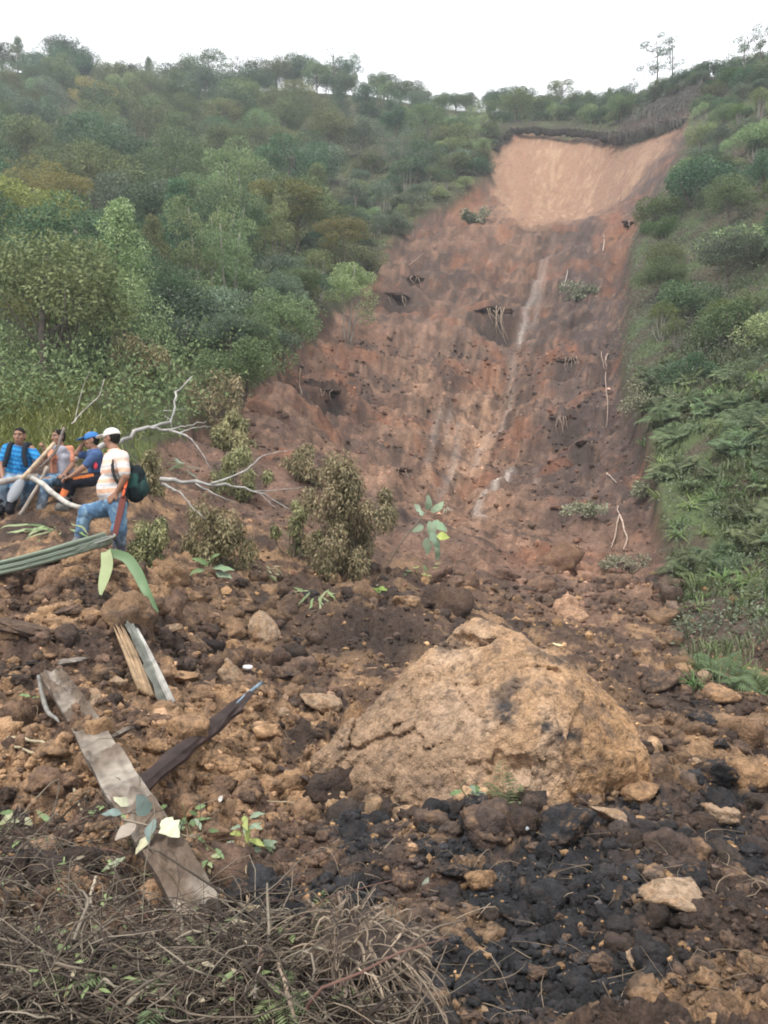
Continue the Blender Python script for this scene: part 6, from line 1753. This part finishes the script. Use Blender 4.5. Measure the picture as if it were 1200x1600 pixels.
    for dy in (-1, 1):
        s0 = (shL if dy < 0 else shR); pts = smooth_path([c + [-.05, dy * .12, .17], s0 + [.02, dy * -.02, .085], s0 + [-.10, dy * -.0, -.05], s0 + [-.06, dy * .05, -.25], c + [-.09, dy * .13, -.13]], 14)
        pr = [('c', pts[i], .018, pts[i + 1], .018) for i in range(13)]; pmesh('strap', pr, b, (.03, .03, .032), M['cloth'], .008, .01)
    # machete in its sheath at the hip, orange cord
    a0 = J(193, 776, -.27); a1 = J(178, 843, -.30)
    mch = empty('machete_sheath', a0, 'red-brown machete sheath hanging at the standing man\'s hip on an orange cord', 'sheath')
    d = unit(a1 - a0); sd = unit(np.cross(d, [0, 1, 0])); mb = MB(); L = np.linalg.norm(a1 - a0)
    t = np.linspace(0, 1, 9); w = np.array([.03, .036, .036, .035, .034, .033, .032, .03, .012]); q = []
    V = []
    for i in range(9):
        m = a0 + d * L * t[i]
        V += [m + sd * w[i] + [0, -.010, 0], m - sd * w[i] + [0, -.010, 0], m - sd * w[i] + [0, .010, 0], m + sd * w[i] + [0, .010, 0]]
        if i:
            o = 4 * (i - 1); q += [[o + k, o + (k + 1) % 4, o + 4 + (k + 1) % 4, o + 4 + k] for k in range(4)]
    q += [[3, 2, 1, 0], [32, 33, 34, 35]]
    mb.add(np.array(V), None, q, (.17, .060, .050)); child(mb, 'sheath', mch, M['cloth'], False)
    mb = MB(); mb.tube(smooth_path([a0 + d * .02, a0 - d * .05, a0 - d * .10], 6), [.020, .019, .019, .018, .018, .02], 8, (.05, .04, .04)); child(mb, 'handle', mch, M['cloth'])
    mb = MB(); mb.tube(smooth_path([a0 + [0, -.02, 0], J(194, 768, -.28), J(197, 757, -.22), J(199, 750, -.1)], 10), [.015] * 10, 6, (.75, .13, .05)); child(mb, 'cord', mch, M['cloth'])
standing_man()

def seated(label, Y, hd, hf, hu, neck, shA, shB, hip, hipA, hipB, armA, armB, legA, legB, top, bottom, boots, handA=None, handB=None, hs=.97, torso=(.13, .12), beard=0.0):
    """joints as (px, py, depth offset); armX = elbow, wrist; legX = knee, ankle, toe; returns joints in the world"""
    J = lambda t: P(t[0], t[1], Y + (t[2] if len(t) > 2 else 0))
    root = empty('person', J(hip), label, 'person')
    hc, nk, a, b, hp, ha, hb = J(hd), J(neck), J(shA), J(shB), J(hip), J(hipA), J(hipB)
    aA, aB, lA, lB = [J(t) for t in armA], [J(t) for t in armB], [J(t) for t in legA], [J(t) for t in legB]
    ch = (a + b) / 2 * .72 + hp * .28; bl = (a + b) / 2 * .35 + hp * .65
    ax = unit((a + b) / 2 - hp); sd = unit(b - a); fr = unit(np.cross(sd, ax)); R = np.stack([sd, fr, ax])
    sw = np.linalg.norm(b - a) / 2
    body = head_prims(hc, hf, hu, hs) + [('c', hc - unit(hu) * .06, .05, nk, .055), ('c', nk, .055, ch, .09), ('c', a, .05, b, .05), ('e', ch, (max(.12, sw * .85), torso[0] * .8, .17), R), ('e', bl, (.12, torso[1] * .85, .15), R), ('e', hp, (.13, .11, .10), R)]
    for s0, arm in ((a, aA), (b, aB)): body += [('c', s0, .050, arm[0], .040), ('c', arm[0], .039, arm[1], .027)]
    for h0, lg in ((ha, lA), (hb, lB)): body += [('c', h0, .075, lg[0], .052), ('c', lg[0], .05, lg[1], .034)]
    for arm, hh in ((aA, handA), (aB, handB)):
        d = unit(arm[1] - arm[0]) if hh is None else unit(J(hh[0]) - arm[1]); n = np.array([0, -.3, -1.0]) if hh is None else np.array(hh[1], float)
        body += hand_prims(arm[1], d, n, 1 if hh is None or len(hh) < 4 else hh[3], .8 if hh is None else hh[2], .95)
    pmesh('body', body, root, lambda V: skin_colours(V, hc, hf, hu, hs, beard), M['skin'], .0085, .018)
    pr = [('c', nk - ax * .03, .065, ch, .11), ('c', a, .070, b, .070), ('e', ch, (max(.14, sw + .03), torso[0], .2), R), ('e', bl, (.15, torso[1], .17), R), ('e', hp + ax * .06, (.155, .13, .10), R)]
    for s0, arm in ((a, aA), (b, aB)): pr.append(('c', s0, .070, s0 + (arm[0] - s0) * .72, .058))
    pmesh('shirt', pr, root, top(hp, ax, sd), M['cloth'], .009, .035, (.015, 11), [(nk + ax * .01, ax), (hp - ax * .02, -ax)])
    pr = [('e', hp, (.158, .135, .115), R)]
    for h0, lg in ((ha, lA), (hb, lB)): pr += [('c', h0, .098, lg[0], .078), ('c', lg[0], .078, lg[1], .064)]
    pmesh('trousers', pr, root, bottom(ha, lA, hb, lB), M['cloth'], .009, .035, (.016, 12), [(hp + ax * .09, ax)])
    for lg in (lA, lB): boot(root, lg[1], lg[2], boots, .10, shaft_dir=lg[0] - lg[1])
    return root, hc, a, b, hp, ax, sd, fr, ch, aA, aB, R

# ---- man in the blue striped T-shirt, facing the camera, at the left edge
def blue_top(hp, ax, sd):
    def f(V):
        v = (V - hp) @ ax; t = (v / .062 + .15 * fbm3(V * 7, 2, 3)) % 1.0
        c = np.tile(np.array([.02, .22, .52]), (len(V), 1)); c[t < .22] = np.array([.035, .10, .24]); c[(t > .5) & (t < .58)] = np.array([.12, .40, .62]); return c
    return f
jb = lambda ha, lA, hb, lB: jean
r = seated('seated man in a bright blue striped T-shirt smiling toward the camera at the left edge', 12.1, (30.5, 681.5, .02), (.06, -1, -.08), (0, .05, 1), (30, 697, .05), (12, 702, .05), (49, 702, .05), (25, 745, .12), (17, 748, .05), (35, 748, .05),
      [(1, 724, -.02), (5, 750, -.20)], [(62, 722, -.05), (45, 740, -.30)], [(8, 760, -.42), (2, 793, -.40), (-1, 800, -.58)], [(28, 760, -.45), (16, 790, -.42), (13, 798, -.60)], blue_top, jb, (.02, .02, .025),
      ((7, 757, -.25), (0, 0, -1), .5), ((38, 746, -.4), (.3, -.5, -1), 1.3), .98, (.125, .13))
root, hc = r[0], r[1]; hair_part(root, hc, (.06, -1, -.08), (0, .05, 1), .98, .058)
for sg, s0 in ((1, r[2]), (-1, r[3])):
    q = smooth_path([s0 + r[5] * .07 + r[6] * .05 * sg + [0, .05, 0], s0 + r[5] * .06 + r[6] * .06 * sg + [0, -.06, 0], s0 + r[6] * .05 * sg + [0, -.13, -.10], s0 + r[6] * .02 * sg + [0, -.14, -.24]], 10)
    pmesh('pack_strap', [('c', q[i], .034, q[i + 1], .032) for i in range(9)], root, (.02, .025, .032), M['cloth'], .009, .012)

# ---- man with the grey cloth over an orange shirt, second from left
def orange_top(hp, ax, sd):
    def f(V):
        n = fbm3(V * 8, 2, 4); return np.tile(np.array([.60, .25, .155]), (len(V), 1)) * (1 + .15 * n)[:, None]
    return f
r = seated('seated man in jeans with a grey cloth draped over his orange shirt', 12.4, (91.5, 683.5, .02), (-.62, -.78, -.05), (0, .05, 1), (95, 698, .05), (82, 704, -.06), (107, 703, .08), (98, 745, .12), (91, 749, .0), (103, 749, .12),
      [(72, 722, -.25), (70, 704, -.42)], [(112, 727, .0), (100, 742, -.22)], [(46, 752, -.25), (40, 783, -.28), (34, 790, -.42)], [(74, 751, -.42), (63, 797, -.46), (57, 806, -.62)], orange_top, jb, (.10, .12, .15),
      ((68, 697, -.46), (-.5, -.6, 0), 1.3), ((93, 744, -.34), (0, 0, -1), .8), .95, (.125, .12), .8)
root, hc, a, b, hp, ax, sd, fr, ch = r[:9]
hair_part(root, hc, (-.62, -.78, -.05), (0, .05, 1), .95, .05)
def greycol(V): return np.tile(np.array([.34, .34, .385]), (len(V), 1)) * (1 + .25 * fbm3(V * np.array([10, 10, 4]), 3, 7))[:, None]
front = fr if fr[1] < 0 else -fr
pmesh('grey_cloth', [('c', a + ax * .055 + front * .03, .05, ch + front * .085 + ax * .02, .075), ('c', ch + front * .09, .085, hp + front * .10 + ax * .09, .105), ('c', (a + b) / 2 + ax * .02 + front * .08, .06, ch + sd * .08 + front * .05, .08), ('c', ch + sd * .07 + front * .06, .075, hp + sd * .06 + front * .08 + ax * .08, .09)], root, greycol, M['cloth'], .009, .03, (.014, 12), [(hp + ax * .07, -ax)])

# ---- man in the blue cap leaning on his hand, third from left
def navy_top(hp, ax, sd): return lambda V: np.tile(np.array([.055, .095, .20]), (len(V), 1)) * (1 + .2 * fbm3(V * 8, 2, 4))[:, None]
def track(ha, lA, hb, lB):
    def f(V):
        c = np.tile(np.array([.018, .020, .028]), (len(V), 1)); ab = lA[0] - ha; t = ((V - ha) @ ab) / (ab @ ab); d = V - ha - t[:, None] * ab
        s_ = (unit(d) @ np.array([0, -.80, .60]) > .945) & (t > .12) & (t < .86); c[s_] = np.array([.80, .24, .07])
        ab = lA[1] - lA[0]; t = ((V - lA[0]) @ ab) / (ab @ ab); d = V - lA[0] - t[:, None] * ab; s_ = (d @ np.array([-.3, -.95, 0]) > .045) & (t > .3) & (t < .8); c[s_] = np.array([.75, .22, .08]); return c
    return f
r = seated('seated man in blue cap and orange-striped black trousers, hand raised to his face', 11.9, (143.5, 688.5, .0), (-.97, -.2, -.12), (-.1, 0, 1), (148, 703, .02), (150, 712, -.17), (146, 711, .17), (154, 744, .03), (153, 748, -.09), (151, 747, .10),
      [(130, 731, -.25), (110, 745, -.28)], [(120, 709, .08), (133, 688, .02)], [(109, 755, -.20), (97, 788, -.18), (90, 794, -.24)], [(113, 752, .18), (104, 786, .2), (96, 792, .18)], navy_top, track, (.17, .165, .15),
      ((102, 748, -.30), (0, -.2, -1), .8), ((135.5, 678, -.02), (.8, 0, .2), .7), .95, (.12, .12))
root, hc = r[0], r[1]; hair_part(root, hc, (-.97, -.2, -.12), (-.1, 0, 1), .95, .01); cap_parts(root, hc, (-.97, -.2, -.12), (-.1, 0, 1), (.05, .17, .42), .97)
pc = P(149.5, 728, 11.9 - .20); pr_ = empty('red_pouch', pc, 'small red pouch at the waist of the man in the blue cap', 'pouch')
pmesh('pouch', [('e', pc, (.028, .02, .05), None)], pr_, (.55, .05, .07), M['cloth'], .007, .01); pmesh('loop', [('c', pc + [0, 0, .05], .01, pc + [.01, .05, .09], .01)], pr_, (.4, .04, .05), M['cloth'], .006, .01)

# ---- sticks, the shovel and the poles among them
def pole(label, pts, r0, r1, col, name='stick', cat='stick'):
    q = smooth_path(pts, 14, .004); mb = MB(); mb.tube(q, np.linspace(r0, r1, 14) * (1 + .06 * rng.normal(size=14)), 7, np.array(col)); return single(mb, name, M['wood'], label, cat, pts[0], 'sticks and poles of the seated men')
pole('thick pale pole lying level across the lap of the man in blue', [P(-40, 756, 11.5), P(0, 753, 11.5), P(32, 747, 11.52), P(60, 744, 11.6)], .05, .042, (.36, .33, .30), 'pole', 'pole')
pole('pale branch slanting down right from the knees to the ground', [P(46, 745, 11.55), P(62, 753, 11.45), P(85, 772, 11.3), P(108, 788, 11.2), P(127, 793, 11.1)], .042, .03, (.42, .40, .36))
pole('grey stick standing on the ground in front of the second man', [P(75, 729, 11.5), P(58, 760, 11.45), P(40, 792, 11.4), P(23, 818, 11.4)], .022, .026, (.30, .26, .22))
pole('dark stick leaning at the second man\'s shoulder', [P(100, 668, 11.9), P(92, 695, 11.8), P(78, 715, 11.7), P(62, 731, 11.6)], .018, .022, (.17, .14, .12))
pole('grey pole behind the man in the blue cap', [P(105, 722, 12.9), P(130, 711, 12.9), P(170, 690, 13)], .045, .04, (.36, .35, .34), 'pole', 'pole')
sh = empty('shovel', P(84, 694, 11.7), 'shovel with a pale wooden handle and grey blade held between the two left men', 'shovel')
mb = MB(); q = smooth_path([P(85, 692, 11.75), P(60, 720, 11.6), P(33, 749, 11.4)], 12); mb.tube(q, [.026] * 12, 8, (.48, .37, .25)); child(mb, 'handle', sh, M['wood'])
mb = MB(); a0 = P(34, 748, 11.4); a1 = P(14, 784, 11.3); d = unit(a1 - a0); sd = unit(np.cross(d, [0, 1, .2])); nn = np.cross(sd, d); V = []; q = []
for i, t in enumerate(np.linspace(0, 1, 7)):
    w = (.03, .06, .072, .075, .072, .06, .03)[i]; m = a0 + d * np.linalg.norm(a1 - a0) * t
    for s_ in (-1, -.5, 0, .5, 1): V.append(m + sd * w * s_ + nn * .03 * (s_ ** 2 - .5))
    for s_ in (1, .5, 0, -.5, -1): V.append(m + sd * w * s_ + nn * (.03 * (s_ ** 2 - .5) + .006))
    if i:
        o = 10 * (i - 1); q += [[o + k, o + (k + 1) % 10, o + 10 + (k + 1) % 10, o + 10 + k] for k in range(10)]
mb.add(np.array(V), None, q, (.27, .29, .31)); child(mb, 'blade', sh, M['plastic'])

# ------------------------------------------------------------------ the hazy air
def haze():
    pts = V
    top = float(zz.max()) + 14; bot = float(zz.min()) - 1.5
    x0, x1 = float(gx.min()) - 4, float(gx.max()) + 4
    y0, y1 = -6.0, YMAX + 8
    c = [(x0, y0, bot), (x1, y0, bot), (x1, y1, bot), (x0, y1, bot), (x0, y0, top), (x1, y0, top), (x1, y1, top), (x0, y1, top)]
    me = mesh_np('haze', np.array(c), [np.array([[3, 2, 1, 0], [4, 5, 6, 7], [0, 1, 5, 4], [1, 2, 6, 5], [2, 3, 7, 6], [3, 0, 4, 7]])], None, False)
    m = bpy.data.materials.new('haze'); m.use_nodes = True; t = m.node_tree
    for n in list(t.nodes): t.nodes.remove(n)
    o = t.nodes.new('ShaderNodeOutputMaterial'); v = t.nodes.new('ShaderNodeVolumePrincipled')
    v.inputs['Color'].default_value = (.84, .92, 1.0, 1); v.inputs['Density'].default_value = .0009; v.inputs['Anisotropy'].default_value = .2
    t.links.new(v.outputs[0], o.inputs['Volume'])
    me.materials.append(m)
    tag(link('haze', me), 'thin pale haze in the air of the valley', 'haze', None, 'stuff')
haze()

# ------------------------------------------------------------------ labels that single each thing out
ORD = ['leftmost', 'second from left', 'third from left', 'fourth from left', 'fifth from left', 'sixth from left', 'seventh from left', 'eighth from left', 'ninth from left']
NUM = ['', 'one', 'two', 'three', 'four', 'five', 'six', 'seven', 'eight', 'nine']
ROWS = {2: ['upper', 'lower'], 3: ['upper', 'middle', 'lower'], 4: ['topmost', 'upper', 'lower', 'lowest'], 5: ['topmost', 'upper', 'middle', 'lower', 'lowest']}
_b = {}
for r in REG: _b.setdefault((r[1], r[2]), []).append(r)
def name_row(rs, b, pl):
    rs.sort(key=lambda r: r[3])
    for i, (o, _, _, _, _) in enumerate(rs):
        if len(rs) == 1: o['label'] = f'{b} {pl}'
        elif len(rs) == 2: o['label'] = f'{b} {pl}, {("left" if i == 0 else "right")} of two'
        else: o['label'] = f'{b} {pl}, {ORD[i]} of {NUM[len(rs)]}'
ORD = ['leftmost', 'second', 'third', 'fourth', 'fifth', 'sixth', 'seventh', 'eighth', 'ninth']
for (b, pl), rs in _b.items():
    if len(rs) <= 9: name_row(rs, b, pl); continue
    k = min(5, -(-len(rs) // 9)); rs.sort(key=lambda r: r[4])
    for j in range(k):
        part = rs[j * len(rs) // k:(j + 1) * len(rs) // k]
        if len(part) <= 9: name_row(part, f'{ROWS[k][j]}-row {b}', pl)
        else:
            for r in part: r[0]['label'] = f'{b} {pl}'
